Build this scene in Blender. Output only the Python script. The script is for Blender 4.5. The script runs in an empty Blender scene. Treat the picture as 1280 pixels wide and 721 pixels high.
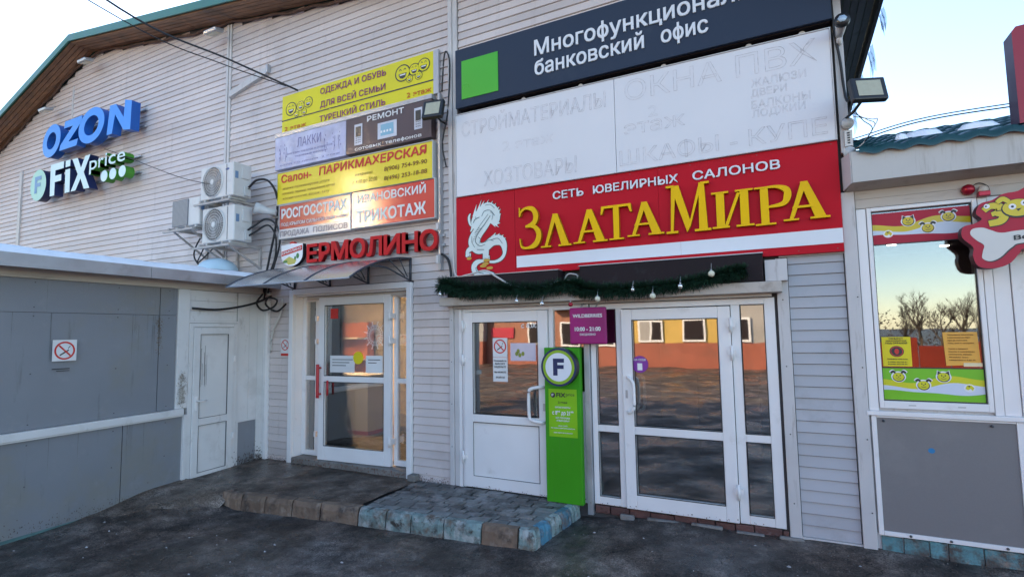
import bpy, bmesh, math, random
from mathutils import Vector, Matrix
random.seed(7)
SC = bpy.context.scene
COL = SC.collection
PI = math.pi

# ------------------------------------------------------------------ camera
CAMZ = 1.85; CAMY = -5.5
yaw, pitch, roll, focal = math.radians(-27.138), math.radians(4.6086), math.radians(-0.9107), 669.57
fw = Vector((math.sin(yaw) * math.cos(pitch), math.cos(yaw) * math.cos(pitch), math.sin(pitch)))
rt = Vector((math.cos(yaw), -math.sin(yaw), 0)); up = rt.cross(fw)
r2 = rt * math.cos(roll) + up * math.sin(roll); u2 = -rt * math.sin(roll) + up * math.cos(roll)
cam = bpy.data.cameras.new('camera'); camo = bpy.data.objects.new('camera', cam); COL.objects.link(camo)
M = Matrix((r2, u2, -fw)).transposed().to_4x4(); M.translation = (0, CAMY, CAMZ)
camo.matrix_world = M
cam.sensor_width = 36; cam.lens = 36 * focal / 1280
cam.clip_end = 2000; cam.clip_start = 0.05
SC.camera = camo

# ------------------------------------------------------------------ sky, sun, exposure
SUN_EL, SUN_AZ = math.radians(30), math.radians(-46)      # azimuth from +Y towards +X
sd = Vector((math.sin(SUN_AZ) * math.cos(SUN_EL), math.cos(SUN_AZ) * math.cos(SUN_EL), math.sin(SUN_EL)))
w = bpy.data.worlds.new('World'); SC.world = w; w.use_nodes = True
nt = w.node_tree; bg = nt.nodes['Background']
sky = nt.nodes.new('ShaderNodeTexSky'); sky.sky_type = 'NISHITA'; sky.sun_disc = False
sky.sun_elevation = SUN_EL; sky.sun_rotation = SUN_AZ
sky.air_density = 1.0; sky.dust_density = 0.2; sky.ozone_density = 1.3
nt.links.new(sky.outputs[0], bg.inputs[0]); bg.inputs[1].default_value = 0.15
sl = bpy.data.lights.new('sun', 'SUN'); sl.energy = 4.8; sl.angle = math.radians(0.5); sl.color = (1, .74, .46)
so = bpy.data.objects.new('sun', sl); COL.objects.link(so)
so.rotation_euler = sd.to_track_quat('Z', 'Y').to_euler(); so.location = sd * 60
SC.view_settings.view_transform = 'Standard'; SC.view_settings.look = 'None'
SC.view_settings.exposure = 1.65; SC.view_settings.gamma = 1

# ------------------------------------------------------------------ materials
MATS = {}
def mat(name, col, rough=.6, var=.08, scale=2.5, dirt=None, bump=0, bscale=60, metal=0, rnd=0, spec=.5, stretch=None, emit=0, coat=0):
    if name in MATS: return MATS[name]
    m = bpy.data.materials.new(name); m.use_nodes = True; MATS[name] = m
    t = m.node_tree; N = t.nodes; L = t.links; b = N['Principled BSDF']
    b.inputs['Roughness'].default_value = rough; b.inputs['Metallic'].default_value = metal
    b.inputs['Specular IOR Level'].default_value = spec
    if coat: b.inputs['Coat Weight'].default_value = coat; b.inputs['Coat Roughness'].default_value = .11
    g = N.new('ShaderNodeNewGeometry'); mp = N.new('ShaderNodeMapping'); L.new(g.outputs['Position'], mp.inputs[0])
    if stretch: mp.inputs['Scale'].default_value = stretch
    n1 = N.new('ShaderNodeTexNoise'); n1.inputs['Scale'].default_value = scale; n1.inputs['Detail'].default_value = 7
    L.new(mp.outputs[0], n1.inputs[0])
    mr = N.new('ShaderNodeMapRange'); mr.inputs[1].default_value = .3; mr.inputs[2].default_value = .7
    mr.inputs[3].default_value = 1 - var; mr.inputs[4].default_value = 1 + var
    L.new(n1.outputs[0], mr.inputs[0]); fac = mr.outputs[0]
    if rnd:
        oi = N.new('ShaderNodeObjectInfo'); m2 = N.new('ShaderNodeMapRange'); m2.inputs[3].default_value = 1 - rnd; m2.inputs[4].default_value = 1 + rnd
        L.new(oi.outputs['Random'], m2.inputs[0]); mm = N.new('ShaderNodeMath'); mm.operation = 'MULTIPLY'
        L.new(fac, mm.inputs[0]); L.new(m2.outputs[0], mm.inputs[1]); fac = mm.outputs[0]
    vm = N.new('ShaderNodeVectorMath'); vm.operation = 'SCALE'; vm.inputs[0].default_value = col; L.new(fac, vm.inputs['Scale'])
    out = vm.outputs[0]
    for k, d in enumerate(dirt or []):
        dc, amt, dsc, lo = d[:4]
        n2 = N.new('ShaderNodeTexNoise'); n2.inputs['Scale'].default_value = dsc; n2.inputs['Detail'].default_value = 9
        n2.inputs['Roughness'].default_value = .65
        mp2 = N.new('ShaderNodeMapping'); mp2.inputs['Location'].default_value = (k * 7.3 + 3, 5.1, k * 2.2)
        if len(d) > 4: mp2.inputs['Scale'].default_value = d[4]
        L.new(g.outputs['Position'], mp2.inputs[0]); L.new(mp2.outputs[0], n2.inputs[0])
        r3 = N.new('ShaderNodeMapRange'); r3.inputs[1].default_value = lo; r3.inputs[2].default_value = lo + .14; r3.inputs[4].default_value = amt
        L.new(n2.outputs[0], r3.inputs[0])
        mx = N.new('ShaderNodeMix'); mx.data_type = 'RGBA'; L.new(r3.outputs[0], mx.inputs[0]); L.new(out, mx.inputs[6])
        mx.inputs[7].default_value = (*dc, 1); out = mx.outputs[2]
    L.new(out, b.inputs['Base Color'])
    if emit: L.new(out, b.inputs['Emission Color']); b.inputs['Emission Strength'].default_value = emit
    rr = N.new('ShaderNodeMapRange'); rr.inputs[1].default_value = .3; rr.inputs[2].default_value = .7
    rr.inputs[3].default_value = max(.03, rough - .08); rr.inputs[4].default_value = min(1, rough + .08)
    L.new(n1.outputs[0], rr.inputs[0]); L.new(rr.outputs[0], b.inputs['Roughness'])
    if bump:
        n3 = N.new('ShaderNodeTexNoise'); n3.inputs['Scale'].default_value = bscale; n3.inputs['Detail'].default_value = 5
        L.new(g.outputs['Position'], n3.inputs[0]); bp = N.new('ShaderNodeBump'); bp.inputs['Strength'].default_value = bump; bp.inputs['Distance'].default_value = .02
        L.new(n3.outputs[0], bp.inputs['Height']); L.new(bp.outputs[0], b.inputs['Normal'])
    return m

def glassmat(name, tint=(.75, .78, .78), refl=.22, rough=0.0, wob=.0):
    m = bpy.data.materials.new(name); m.use_nodes = True; t = m.node_tree; N = t.nodes; L = t.links
    N.remove(N['Principled BSDF']); o = N['Material Output']
    tr = N.new('ShaderNodeBsdfTransparent'); tr.inputs[0].default_value = (*tint, 1)
    gl = N.new('ShaderNodeBsdfGlossy'); gl.inputs['Roughness'].default_value = rough; gl.inputs[0].default_value = (.95, .95, .95, 1)
    fr = N.new('ShaderNodeFresnel'); fr.inputs[0].default_value = 1.5
    ad = N.new('ShaderNodeMath'); ad.operation = 'ADD'; ad.use_clamp = True; ad.inputs[1].default_value = refl; L.new(fr.outputs[0], ad.inputs[0])
    mx = N.new('ShaderNodeMixShader'); L.new(ad.outputs[0], mx.inputs[0]); L.new(tr.outputs[0], mx.inputs[1]); L.new(gl.outputs[0], mx.inputs[2])
    if wob:
        n = N.new('ShaderNodeTexNoise'); n.inputs['Scale'].default_value = 1.6; g = N.new('ShaderNodeNewGeometry'); L.new(g.outputs['Position'], n.inputs[0])
        bp = N.new('ShaderNodeBump'); bp.inputs['Strength'].default_value = wob; bp.inputs['Distance'].default_value = .01
        L.new(n.outputs[0], bp.inputs['Height']); L.new(bp.outputs[0], gl.inputs['Normal'])
    L.new(mx.outputs[0], o.inputs[0]); MATS[name] = m
    return m

DUST = ((.12, .10, .08), .5, 1.6, .56)
siding = mat('siding_pink', (.60, .53, .505), .45, .07, 1.2, dirt=[((.34, .29, .26), .45, .7, .55), ((.30, .26, .24), .30, 1.2, .56, (7, 7, .5))], rnd=.08)
siding_gray = mat('siding_gray', (.40, .40, .42), .45, .06, 2, dirt=[((.25, .24, .24), .4, 2.2, .56)], rnd=.04)
backing = mat('backing', (.07, .065, .065), .9)  # dark colour painted in to deepen the shadow lines between siding boards
white = mat('white_plastic', (.78, .76, .75), .35, .04, 2, dirt=[((.42, .38, .33), .4, 3.5, .60)])
white_d = mat('white_weathered', (.55, .53, .52), .5, .08, 2, dirt=[((.30, .26, .23), .6, 4, .56, (6, 6, .7))])
white_dirty = mat('white_dirty', (.66, .65, .64), .45, .06, 2, dirt=[((.33, .30, .27), .7, 5, .60, (1, 1, .5)), ((.46, .44, .42), .5, 2, .55)])
beige = mat('beige_trim', (.46, .41, .36), .5, .1, 3, dirt=[((.22, .17, .13), .6, 5, .55)])
cream = mat('cream_board', (.50, .45, .40), .55, .08, 2, dirt=[((.25, .2, .16), .5, 3, .58, (1, 1, 8))])
metal_g = mat('galvanised_metal', (.42, .43, .45), .4, .12, 4, metal=.5, dirt=[((.24, .22, .20), .5, 3, .58)])
kiosk_gray = mat('kiosk_gray', (.21, .222, .245), .42, .06, 1.5, dirt=[((.22, .215, .19), .6, 1.1, .52), ((.10, .10, .10), .5, 4, .6, (3, 3, .35)), ((.3, .31, .33), .25, 5, .58)], bump=.05)
pet_gray = mat('pet_gray', (.19, .18, .18), .6, .04, 90, dirt=[((.25, .24, .23), .4, 1.5, .55)])
soff = mat('soffit_wood', (.23, .12, .065), .6, .30, 1.6, stretch=(1.2, 9, 9), dirt=[((.10, .06, .04), .8, 2, .54), ((.16, .14, .15), .7, .8, .56)], rnd=.18)
soff_g = mat('soffit_gray', (.13, .15, .17), .6, .2, 2, stretch=(9, 1, 9), dirt=[((.04, .04, .045), .9, 3, .58)], rnd=.12)
green_edge = mat('green_metal', (.035, .17, .13), .4, .15, 5)
green_roof = mat('green_tile', (.010, .055, .06), .3, .15, 3)
snow = mat('snow', (.80, .84, .90), .7, .05, 6, bump=.25, bscale=18)
dark = mat('dark_box', (.016, .010, .012), .7, .25, 4, spec=.25, dirt=[((.05, .06, .06), .35, 5, .58)])
black = mat('black_plastic', (.015, .015, .017), .4)
darkblue = mat('bank_navy', (.026, .040, .070), .6, .04, 1, spec=.25, dirt=[((.07, .085, .115), .4, 1.2, .55)])
bankgreen = mat('bank_green', (.06, .42, .02), .35, .04)
letter_w = mat('letter_white', (.72, .74, .77), .4, .03)
faded = mat('faded_board', (.70, .69, .71), .45, .03, 1.2, dirt=[((.60, .59, .60), .4, 1.0, .55, (1, 1, .4)), ((.40, .37, .36), .4, 12, .68)])
fadedline = mat('faded_line', (.54, .51, .53), .7, .35, 25)
red = mat('sign_red', (.50, .004, .016), .6, .04, 1, spec=.2)
gold = mat('letter_gold', (.85, .50, .002), .6, .05, 2, spec=.2)
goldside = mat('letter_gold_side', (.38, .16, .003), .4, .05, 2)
redl = mat('red_letter', (.52, .010, .012), .6, .06, 3, spec=.25)
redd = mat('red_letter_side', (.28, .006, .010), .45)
yellow = mat('banner_yellow', (.70, .62, .003), .5, .06, 2)
purple = mat('print_purple', (.25, .03, .14), .5)
blackp = mat('print_black', (.03, .03, .03), .5)
orangep = mat('print_orange', (.60, .13, .01), .5)
redp = mat('print_red', (.58, .03, .02), .5)
whitep = mat('print_white', (.78, .78, .78), .5)
lilac = mat('banner_lilac', (.46, .46, .62), .4, .18, 5, dirt=[((.62, .62, .70), .6, 3, .5)])
violetp = mat('print_violet', (.20, .18, .34), .5)
brown = mat('banner_brown', (.085, .055, .060), .5, .15, 2)
redban = mat('banner_red', (.42, .030, .02), .5, .06, 1.5, coat=.7, bump=.06, bscale=5)
redban2 = mat('banner_red_bright', (.58, .012, .012), .5, .05, 1.5, coat=.7, bump=.06, bscale=5)
ozon = mat('letter_blue', (.012, .25, .80), .4, .05, 2)
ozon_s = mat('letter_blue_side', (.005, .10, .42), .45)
navy = mat('navy_side', (.012, .022, .09), .5)
greens = mat('green_side', (.05, .24, .015), .5)
fixw = mat('fix_white', (.62, .80, .80), .4)
fixc = mat('fix_circle', (.38, .66, .52), .4)
standgreen = mat('stand_green', (.045, .30, .006), .55, .08, 2, spec=.3, bump=.05, bscale=3, dirt=[((.06, .17, .04), .5, 2.5, .57, (8, 8, .8)), ((.20, .26, .15), .5, 18, .66)])
standlime = mat('stand_lime', (.22, .50, .008), .35)
magenta = mat('magenta', (.30, .006, .13), .6, .2, 2)
wires = mat('cable_black', (.012, .012, .014), .6)
wirew = mat('cable_white', (.55, .53, .5), .6)
concrete = mat('concrete', (.20, .185, .17), .8, .2, 4, dirt=[((.09, .065, .05), .7, 5, .53), ((.32, .31, .31), .5, 9, .58)], bump=.5, bscale=25)
kerbm = mat('kerb_brown', (.17, .115, .08), .85, .25, 5, dirt=[((.045, .035, .03), .85, 4, .51), ((.27, .22, .18), .6, 9, .53)], bump=.6, bscale=22, rnd=.2)
kerbt = mat('kerb_turquoise', (.19, .27, .26), .7, .3, 6, dirt=[((.44, .45, .43), .7, 8, .47), ((.13, .085, .055), .95, 4.5, .50), ((.04, .028, .022), .95, 13, .53)], bump=.7, bscale=28, rnd=.2)
kerbb = mat('kerb_blue', (.06, .19, .27), .65, .25, 6, dirt=[((.16, .12, .10), .95, 5, .50), ((.3, .33, .33), .6, 9, .54), ((.03, .03, .03), .9, 10, .58)], bump=.7, bscale=28, rnd=.2)
paver = mat('paver', (.135, .128, .120), .65, .35, 6, dirt=[((.30, .29, .28), .75, 6, .49), ((.03, .027, .025), .9, 3.5, .52)], bump=.5, bscale=30, rnd=.28)
pavert = mat('paver_edge', (.15, .155, .15), .6, .3, 6, dirt=[((.14, .25, .27), .6, 7, .54), ((.34, .35, .35), .5, 9, .56), ((.05, .045, .04), .8, 4, .56)], bump=.5, bscale=30, rnd=.25)
brickm = mat('sill_brick', (.11, .048, .040), .7, .25, 8, dirt=[((.05, .03, .03), .8, 9, .55), ((.30, .28, .27), .6, 13, .60)], bump=.6, rnd=.2)
tealbrick = mat('teal_brick', (.12, .29, .32), .7, .3, 6, dirt=[((.075, .060, .052), .97, 5, .47), ((.26, .20, .16), .8, 7, .56), ((.35, .28, .22), .6, 15, .6)], bump=.6, rnd=.15)
acwhite = mat('ac_white', (.60, .59, .57), .45, .05, 3, dirt=[((.33, .30, .27), .45, 5, .57)])
acdark = mat('ac_dark', (.06, .06, .065), .5)
accoil = mat('ac_coil', (.17, .175, .19), .5, .08, 60)
acgray = mat('ac_gray', (.50, .50, .49), .5)
bracket = mat('bracket_metal', (.36, .33, .31), .5, .2, 8, dirt=[((.16, .08, .05), .6, 9, .58)])
lampglass = mat('lamp_face', (.42, .40, .28), .2, .05, 30, coat=.5)
awnmetal = mat('awning_metal', (.04, .045, .06), .5)
redhandle = mat('red_handle', (.45, .02, .03), .4)
paper = mat('paper_white', (.70, .70, .70), .6)
paper_o = mat('paper_orange', (.80, .40, .06), .6)
paper_y = mat('paper_yellow', (.75, .62, .01), .6)
limeg = mat('lime_green', (.17, .50, .01), .4)
yelg = mat('yellow_green', (.62, .60, .01), .4)
palew = mat('pale_strip', (.60, .66, .76), .4)
petred = mat('pet_red', (.42, .010, .035), .6, .08, 2)
petyel = mat('pet_yellow', (.62, .48, .01), .35)
needle = mat('garland_needle', (.008, .040, .018), .6, .35, 20)
silver = mat('bauble_silver', (.75, .75, .72), .18, .02, metal=.8)
baubw = mat('bauble_cream', (.68, .66, .5), .35)
baubr = mat('bauble_red', (.35, .01, .03), .25, metal=.4)
glass = glassmat('door_glass', refl=.26, rough=.018, wob=.10)
glass_pet = glassmat('window_glass', refl=.12, rough=.012, wob=.05)
awnglass = glassmat('polycarbonate', tint=(.50, .47, .50), refl=.12, rough=.25)
glint = glassmat('sunny_glass', tint=(.3, .3, .3), refl=.75, rough=.10)
film = glassmat('plastic_film', tint=(.78, .84, .90), refl=.12, rough=.2)
int_floor = mat('interior_floor', (.18, .15, .12), .4)
int_wall = mat('interior_wall', (.30, .25, .20), .8)
lampon = mat('lamp_lit', (1, .93, .82), .5, 0, emit=6)
lampwarm = mat('lamp_warm', (1, .66, .34), .5, 0, emit=30)

# ------------------------------------------------------------------ helpers
class MB:
    def __init__(s, xf=None): s.v = []; s.f = []; s.mi = []; s.cur = 0; s.xf = xf; s.sm = []; s.smooth = False; s.cuts = []
    def next(s): s.cuts.append((len(s.v), len(s.f))); return s
    def add(s, vs, fs):
        n = len(s.v)
        s.v += [tuple(s.xf(p)) if s.xf else tuple(p) for p in vs]
        for f in fs: s.f.append([n + i for i in f]); s.mi.append(s.cur); s.sm.append(s.smooth)
        return s
    def box(s, x0, x1, y0, y1, z0, z1):
        v = [(x0, y0, z0), (x1, y0, z0), (x1, y1, z0), (x0, y1, z0), (x0, y0, z1), (x1, y0, z1), (x1, y1, z1), (x0, y1, z1)]
        return s.add(v, [(3, 2, 1, 0), (4, 5, 6, 7), (0, 1, 5, 4), (1, 2, 6, 5), (2, 3, 7, 6), (3, 0, 4, 7)])
    def frame(s, x0, x1, z0, z1, w_, y0, y1, wb=None):
        wb = wb or w_
        s.box(x0, x0 + w_, y0, y1, z0, z1); s.box(x1 - w_, x1, y0, y1, z0, z1)
        s.box(x0 + w_, x1 - w_, y0, y1, z1 - w_, z1); return s.box(x0 + w_, x1 - w_, y0, y1, z0, z0 + wb)
    def poly(s, pts, y, back=None, side=None):
        """polygon in XZ facing -Y at y; extruded back to `back`"""
        n = len(pts)
        a = sum(pts[i][0] * pts[(i + 1) % n][1] - pts[(i + 1) % n][0] * pts[i][1] for i in range(n))
        if a < 0: pts = pts[::-1]
        vs = [(p[0], y, p[1]) for p in pts]; fs = [tuple(range(n))]
        s.add(vs, fs)
        if back is not None:
            c = s.cur
            if side is not None: s.cur = side
            s.add([(p[0], y, p[1]) for p in pts] + [(p[0], back, p[1]) for p in pts],
                  [((i + 1) % n, i, n + i, n + (i + 1) % n) for i in range(n)])
            s.add([(p[0], back, p[1]) for p in pts], [tuple(range(n))[::-1]]); s.cur = c
        return s
    def tube(s, pts, r, n=6, close=True):
        pts = [Vector(p) for p in pts]; rings = []
        for i, p in enumerate(pts):
            d = (pts[min(i + 1, len(pts) - 1)] - pts[max(i - 1, 0)]).normalized()
            a = d.cross(Vector((0, 0, 1)))
            if a.length < .1: a = d.cross(Vector((1, 0, 0)))
            a.normalize(); b = a.cross(d); rr = r[i] if isinstance(r, (list, tuple)) else r
            rings.append([p + (a * math.cos(2 * PI * k / n) + b * math.sin(2 * PI * k / n)) * rr for k in range(n)])
        vs = [q for ring in rings for q in ring]; fs = []
        for i in range(len(rings) - 1):
            for k in range(n): fs.append((i * n + k, i * n + (k + 1) % n, (i + 1) * n + (k + 1) % n, (i + 1) * n + k))
        if close: fs += [tuple(range(n))[::-1], tuple(range((len(rings) - 1) * n, len(rings) * n))]
        o = s.smooth; s.smooth = True; s.add(vs, fs); s.smooth = o; return s
    def disc(s, cx, cz, rx, rz, y, back=None, n=28, side=None):
        return s.poly([(cx + rx * math.cos(2 * PI * k / n), cz + rz * math.sin(2 * PI * k / n)) for k in range(n)], y, back, side)
    def ball(s, c, r, n=10):
        vs = []; fs = []
        for i in range(n + 1):
            for k in range(n * 2):
                t = PI * i / n; a = PI * k / n
                vs.append((c[0] + r * math.sin(t) * math.cos(a), c[1] + r * math.sin(t) * math.sin(a), c[2] + r * math.cos(t)))
        for i in range(n):
            for k in range(n * 2): fs.append((i * 2 * n + k, (i + 1) * 2 * n + k, (i + 1) * 2 * n + (k + 1) % (2 * n), i * 2 * n + (k + 1) % (2 * n)))
        o = s.smooth; s.smooth = True; s.add(vs, fs); s.smooth = o; return s
    def build(s, name, mats, parent=None, bevel=0, recalc=None, kind=None, label=None):
        if s.cuts:
            first = None; C = [(0, 0)] + [c for c in s.cuts if 0 < c[1] < len(s.f)] + [(len(s.v), len(s.f))]
            for (v0, f0), (v1, f1) in zip(C, C[1:]):
                if f1 <= f0: continue
                g = MB(s.xf); g.v = s.v[v0:v1]; g.f = [[i - v0 for i in f] for f in s.f[f0:f1]]; g.mi = s.mi[f0:f1]; g.sm = s.sm[f0:f1]
                o = g.build(name, mats, parent, bevel, recalc, kind, label); first = first or o
            return first
        off = WPOS.get(parent.name, Vector()) if parent else Vector()
        me = bpy.data.meshes.new(name)
        me.from_pydata([(v[0] - off[0], v[1] - off[1], v[2] - off[2]) for v in s.v], [], s.f)
        mats = mats if isinstance(mats, (list, tuple)) else [mats]
        for m in mats: me.materials.append(m)
        me.polygons.foreach_set('material_index', s.mi); me.polygons.foreach_set('use_smooth', s.sm)
        if recalc or (recalc is None and s.xf):
            b = bmesh.new(); b.from_mesh(me); bmesh.ops.recalc_face_normals(b, faces=b.faces); b.to_mesh(me); b.free()
        me.update()
        o = bpy.data.objects.new(name, me); COL.objects.link(o)
        if parent: o.parent = parent; WPOS[o.name] = off
        if bevel:
            md = o.modifiers.new('bevel', 'BEVEL'); md.width = bevel; md.segments = 2; md.limit_method = 'ANGLE'
        if kind: o['kind'] = kind
        if label: o['label'] = label
        return o
WPOS = {}
def thing(name, label, cat, loc=(0, 0, 0), group=None):
    o = bpy.data.objects.new(name, None); COL.objects.link(o); o.location = loc; o.empty_display_size = .1
    o['label'] = label; o['category'] = cat
    if group: o['group'] = group
    WPOS[o.name] = Vector(loc); return o
def tag(o, label, cat, group=None):
    o['label'] = label; o['category'] = cat
    if group: o['group'] = group
    return o
def child(orig_mesh_obj, name, parent, loc, scale=(1, 1, 1), m=None):
    o = orig_mesh_obj.copy(); COL.objects.link(o); return o

def spline(pts, n=8):
    P = [Vector(p) for p in pts]; P = [P[0] * 2 - P[1]] + P + [P[-1] * 2 - P[-2]]; out = []
    for i in range(1, len(P) - 2):
        for k in range(n):
            t = k / n
            out.append(.5 * ((2 * P[i]) + (P[i + 1] - P[i - 1]) * t + (2 * P[i - 1] - 5 * P[i] + 4 * P[i + 1] - P[i + 2]) * t * t + (3 * P[i] - P[i - 1] - 3 * P[i + 1] + P[i + 2]) * t ** 3))
    out.append(P[-2]); return out
def ribbon(pts, n=7):
    """pts = (x, z, width); returns outline polygon of a smooth stroke"""
    S = spline(pts, n); L_ = []; R_ = []
    for i, p in enumerate(S):
        d = S[min(i + 1, len(S) - 1)] - S[max(i - 1, 0)]; d = Vector((d[0], d[1])).normalized()
        nn = Vector((-d[1], d[0])) * max(.0005, p[2]) / 2
        L_.append((p[0] + nn[0], p[1] + nn[1])); R_.append((p[0] - nn[0], p[1] - nn[1]))
    return L_ + R_[::-1]

# -- text: built-in font, turned into mesh, fitted to x0..x1 with baseline z and capital height h
_fc = {}
def relayer(vs, fs):
    """the font's fill can lay triangles over each other; lift the covered ones (z holds the layer)"""
    T = [[vs[i] for i in f] for f in fs]; BB = [(min(p[0] for p in t), max(p[0] for p in t), min(p[1] for p in t), max(p[1] for p in t)) for t in T]
    lay = [0] * len(T); order = sorted(range(len(T)), key=lambda i: BB[i][0]); act = []
    def hit(a, b):
        for P, Q in ((a, b), (b, a)):
            for i in range(len(P)):
                p, q = P[i], P[(i + 1) % len(P)]; nx_, ny_ = q[1] - p[1], p[0] - q[0]
                l = math.hypot(nx_, ny_)
                if l < 1e-9: continue
                da = [((v[0] - p[0]) * nx_ + (v[1] - p[1]) * ny_) / l for v in P]; db = [((v[0] - p[0]) * nx_ + (v[1] - p[1]) * ny_) / l for v in Q]
                if min(da) > max(db) - 1e-4 or min(db) > max(da) - 1e-4: return False
        return True
    for i in order:
        act = [j for j in act if BB[j][1] > BB[i][0] + 1e-4]
        used = {lay[j] for j in act if BB[j][2] < BB[i][3] and BB[j][3] > BB[i][2] and hit(T[i], T[j])}
        while lay[i] in used: lay[i] += 1
        act.append(i)
    nv = list(vs); nf = []; mp = {}
    for f, l in zip(fs, lay):
        if l == 0: nf.append(f); continue
        g = []
        for v in f:
            if (v, l) not in mp: mp[(v, l)] = len(nv); nv.append((vs[v][0], vs[v][1], l))
            g.append(mp[(v, l)])
        nf.append(tuple(g))
    return nv, nf
def text_mesh(s, bold):
    if any(ch in 'фФн' for ch in s) and (s, bold) not in _fc:      # glyphs the built-in font fills wrongly are drawn here
        sub = lambda q: q.replace('ф', 'о').replace('Ф', 'О').replace('н', 'п')
        vs, fs = text_mesh(sub(s), bold); vs = list(vs); fs = list(fs)
        for i, ch in enumerate(s):
            if ch not in 'фФн': continue
            mx_ = max(v[0] for v in text_mesh(sub(s[:i + 1]), bold)[0]); own = text_mesh(sub(ch), bold)[0]; wd = max(v[0] for v in own) - min(v[0] for v in own)
            if ch == 'н':
                fs = [f for f in fs if not all(mx_ - wd - 1e-3 <= vs[q][0] <= mx_ + 1e-3 for q in f)]; h_ = max(v[1] for v in own); l_ = mx_ - wd; sw = .092
                for q in ((l_, l_ + sw, 0, h_), (mx_ - sw, mx_, 0, h_), (l_ + sw, mx_ - sw, h_ * .42, h_ * .42 + sw * .9)):
                    n = len(vs); vs += [(q[0], q[2], 0), (q[1], q[2], 0), (q[1], q[3], 0), (q[0], q[3], 0)]; fs.append((n, n + 1, n + 2, n + 3))
                continue
            cx = mx_ - wd / 2; n = len(vs); lo_, hi_ = (-.19, .73) if ch == 'ф' else (-.05, .77)
            vs += [(cx - .042, lo_, 1.5), (cx + .042, lo_, 1.5), (cx + .042, hi_, 1.5), (cx - .042, hi_, 1.5)]; fs.append((n, n + 1, n + 2, n + 3))
        _fc[(s, bold)] = (vs, fs)
    k = (s, bold)
    if k in _fc: return _fc[k]
    c = bpy.data.curves.new('text', 'FONT'); c.body = s; c.resolution_u = 3; c.offset = bold; c.size = 1
    o = bpy.data.objects.new('text', c); COL.objects.link(o)
    dg = bpy.context.evaluated_depsgraph_get(); me = o.evaluated_get(dg).to_mesh()
    r = ([tuple(v.co) for v in me.vertices], [tuple(p.vertices) for p in me.polygons])
    o.evaluated_get(dg).to_mesh_clear(); bpy.data.objects.remove(o); bpy.data.curves.remove(c)
    r = relayer(r[0], r[1])
    _fc[k] = r; return r
_cap = max(v[1] for v in text_mesh('H', 0)[0])
def put_text(mb, s, x0, x1, zb, h, y, bold=.02, ital=0, depth=0, tilt=0):
    """bold weight comes from a few slightly shifted copies, each a hair behind the next"""
    vs, fs = text_mesh(s, 0)
    if not vs: return
    a = min(v[0] for v in vs); b = max(v[0] for v in vs); e = bold * h * 1.1
    sx = (x1 - x0 - 2 * e) / (b - a); sz = (h - (2 * e if bold else 0)) / _cap
    from collections import Counter
    E = Counter()
    if depth:
        for f in fs:
            for i in range(len(f)): E[(f[i], f[(i + 1) % len(f)])] += 1
    be = [q for q in E if (q[1], q[0]) not in E]
    sh = [(0, 0)] if not bold else [(-1, -1), (1, -1), (-1, 1), (1, 1), (0, 0)]
    for k, (ox, oz) in enumerate(sh):
        yy = y - .0008 * k
        P = [(x0 + e + (v[0] - a) * sx + v[1] * sz * ital + ox * e, yy - .00022 * v[2], zb + e + v[1] * sz + oz * e + tilt * ((v[0] - a) * sx)) for v in vs]
        mb.add(P, fs)
        if depth and be:
            c = mb.cur; mb.cur = 1
            mb.add([q for g in be for q in (P[g[0]], P[g[1]], (P[g[1]][0], y + depth, P[g[1]][2]), (P[g[0]][0], y + depth, P[g[0]][2]))],
                   [(4 * i + 3, 4 * i + 2, 4 * i + 1, 4 * i) for i in range(len(be))]); mb.cur = c
def txt(parent, s, x0, x1, zb, h, y, m, name='lettering', **k):
    mb = MB(k.pop('xf', None)); put_text(mb, s, x0, x1, zb, h, y, **k); return mb.build(name, m, parent, recalc=False)
def outline_txt(parent, s, x0, x1, zb, h, y, m_line, m_in, bold=.06):
    """ghost of removed lettering: only its thin contour line remains"""
    from collections import Counter
    vs, fs = text_mesh(s, 0); E = Counter(); pos = lambda i: (round(vs[i][0], 5), round(vs[i][1], 5))
    for f in fs:
        for i in range(len(f)): E[(f[i], f[(i + 1) % len(f)])] += 1
    be = [q for q in E if (q[1], q[0]) not in E]
    xa = min(v[0] for v in vs); xb = max(v[0] for v in vs); sx = (x1 - x0) / (xb - xa); sz = h / _cap; mb = MB(); hw = .0017 if h > .12 else .0009
    for a, b in be:
        p = Vector((x0 + (vs[a][0] - xa) * sx, zb + vs[a][1] * sz)); q = Vector((x0 + (vs[b][0] - xa) * sx, zb + vs[b][1] * sz))
        d = q - p
        if d.length < 1e-6: continue
        d.normalize(); n = Vector((-d[1], d[0])) * hw; p = p - d * hw; q = q + d * hw
        mb.add([(p[0] - n[0], y, p[1] - n[1]), (q[0] - n[0], y, q[1] - n[1]), (q[0] + n[0], y - .0004, q[1] + n[1]), (p[0] + n[0], y - .0004, p[1] + n[1])], [(0, 1, 2, 3)])
    return mb.build('ghost_lettering', m_line, parent, kind='stuff')

# ------------------------------------------------------------------ kiosk frame of reference
K0 = Vector((-6.985, 0, 0)); KD = Vector((-.0778, .99697, 0)); KN = Vector((.99697, .0778, 0))
def KX(p):      # (along the wall from the corner towards the street, out from the wall, up)
    return K0 - KD * p[0] + KN * p[1] + Vector((0, 0, p[2]))

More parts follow.
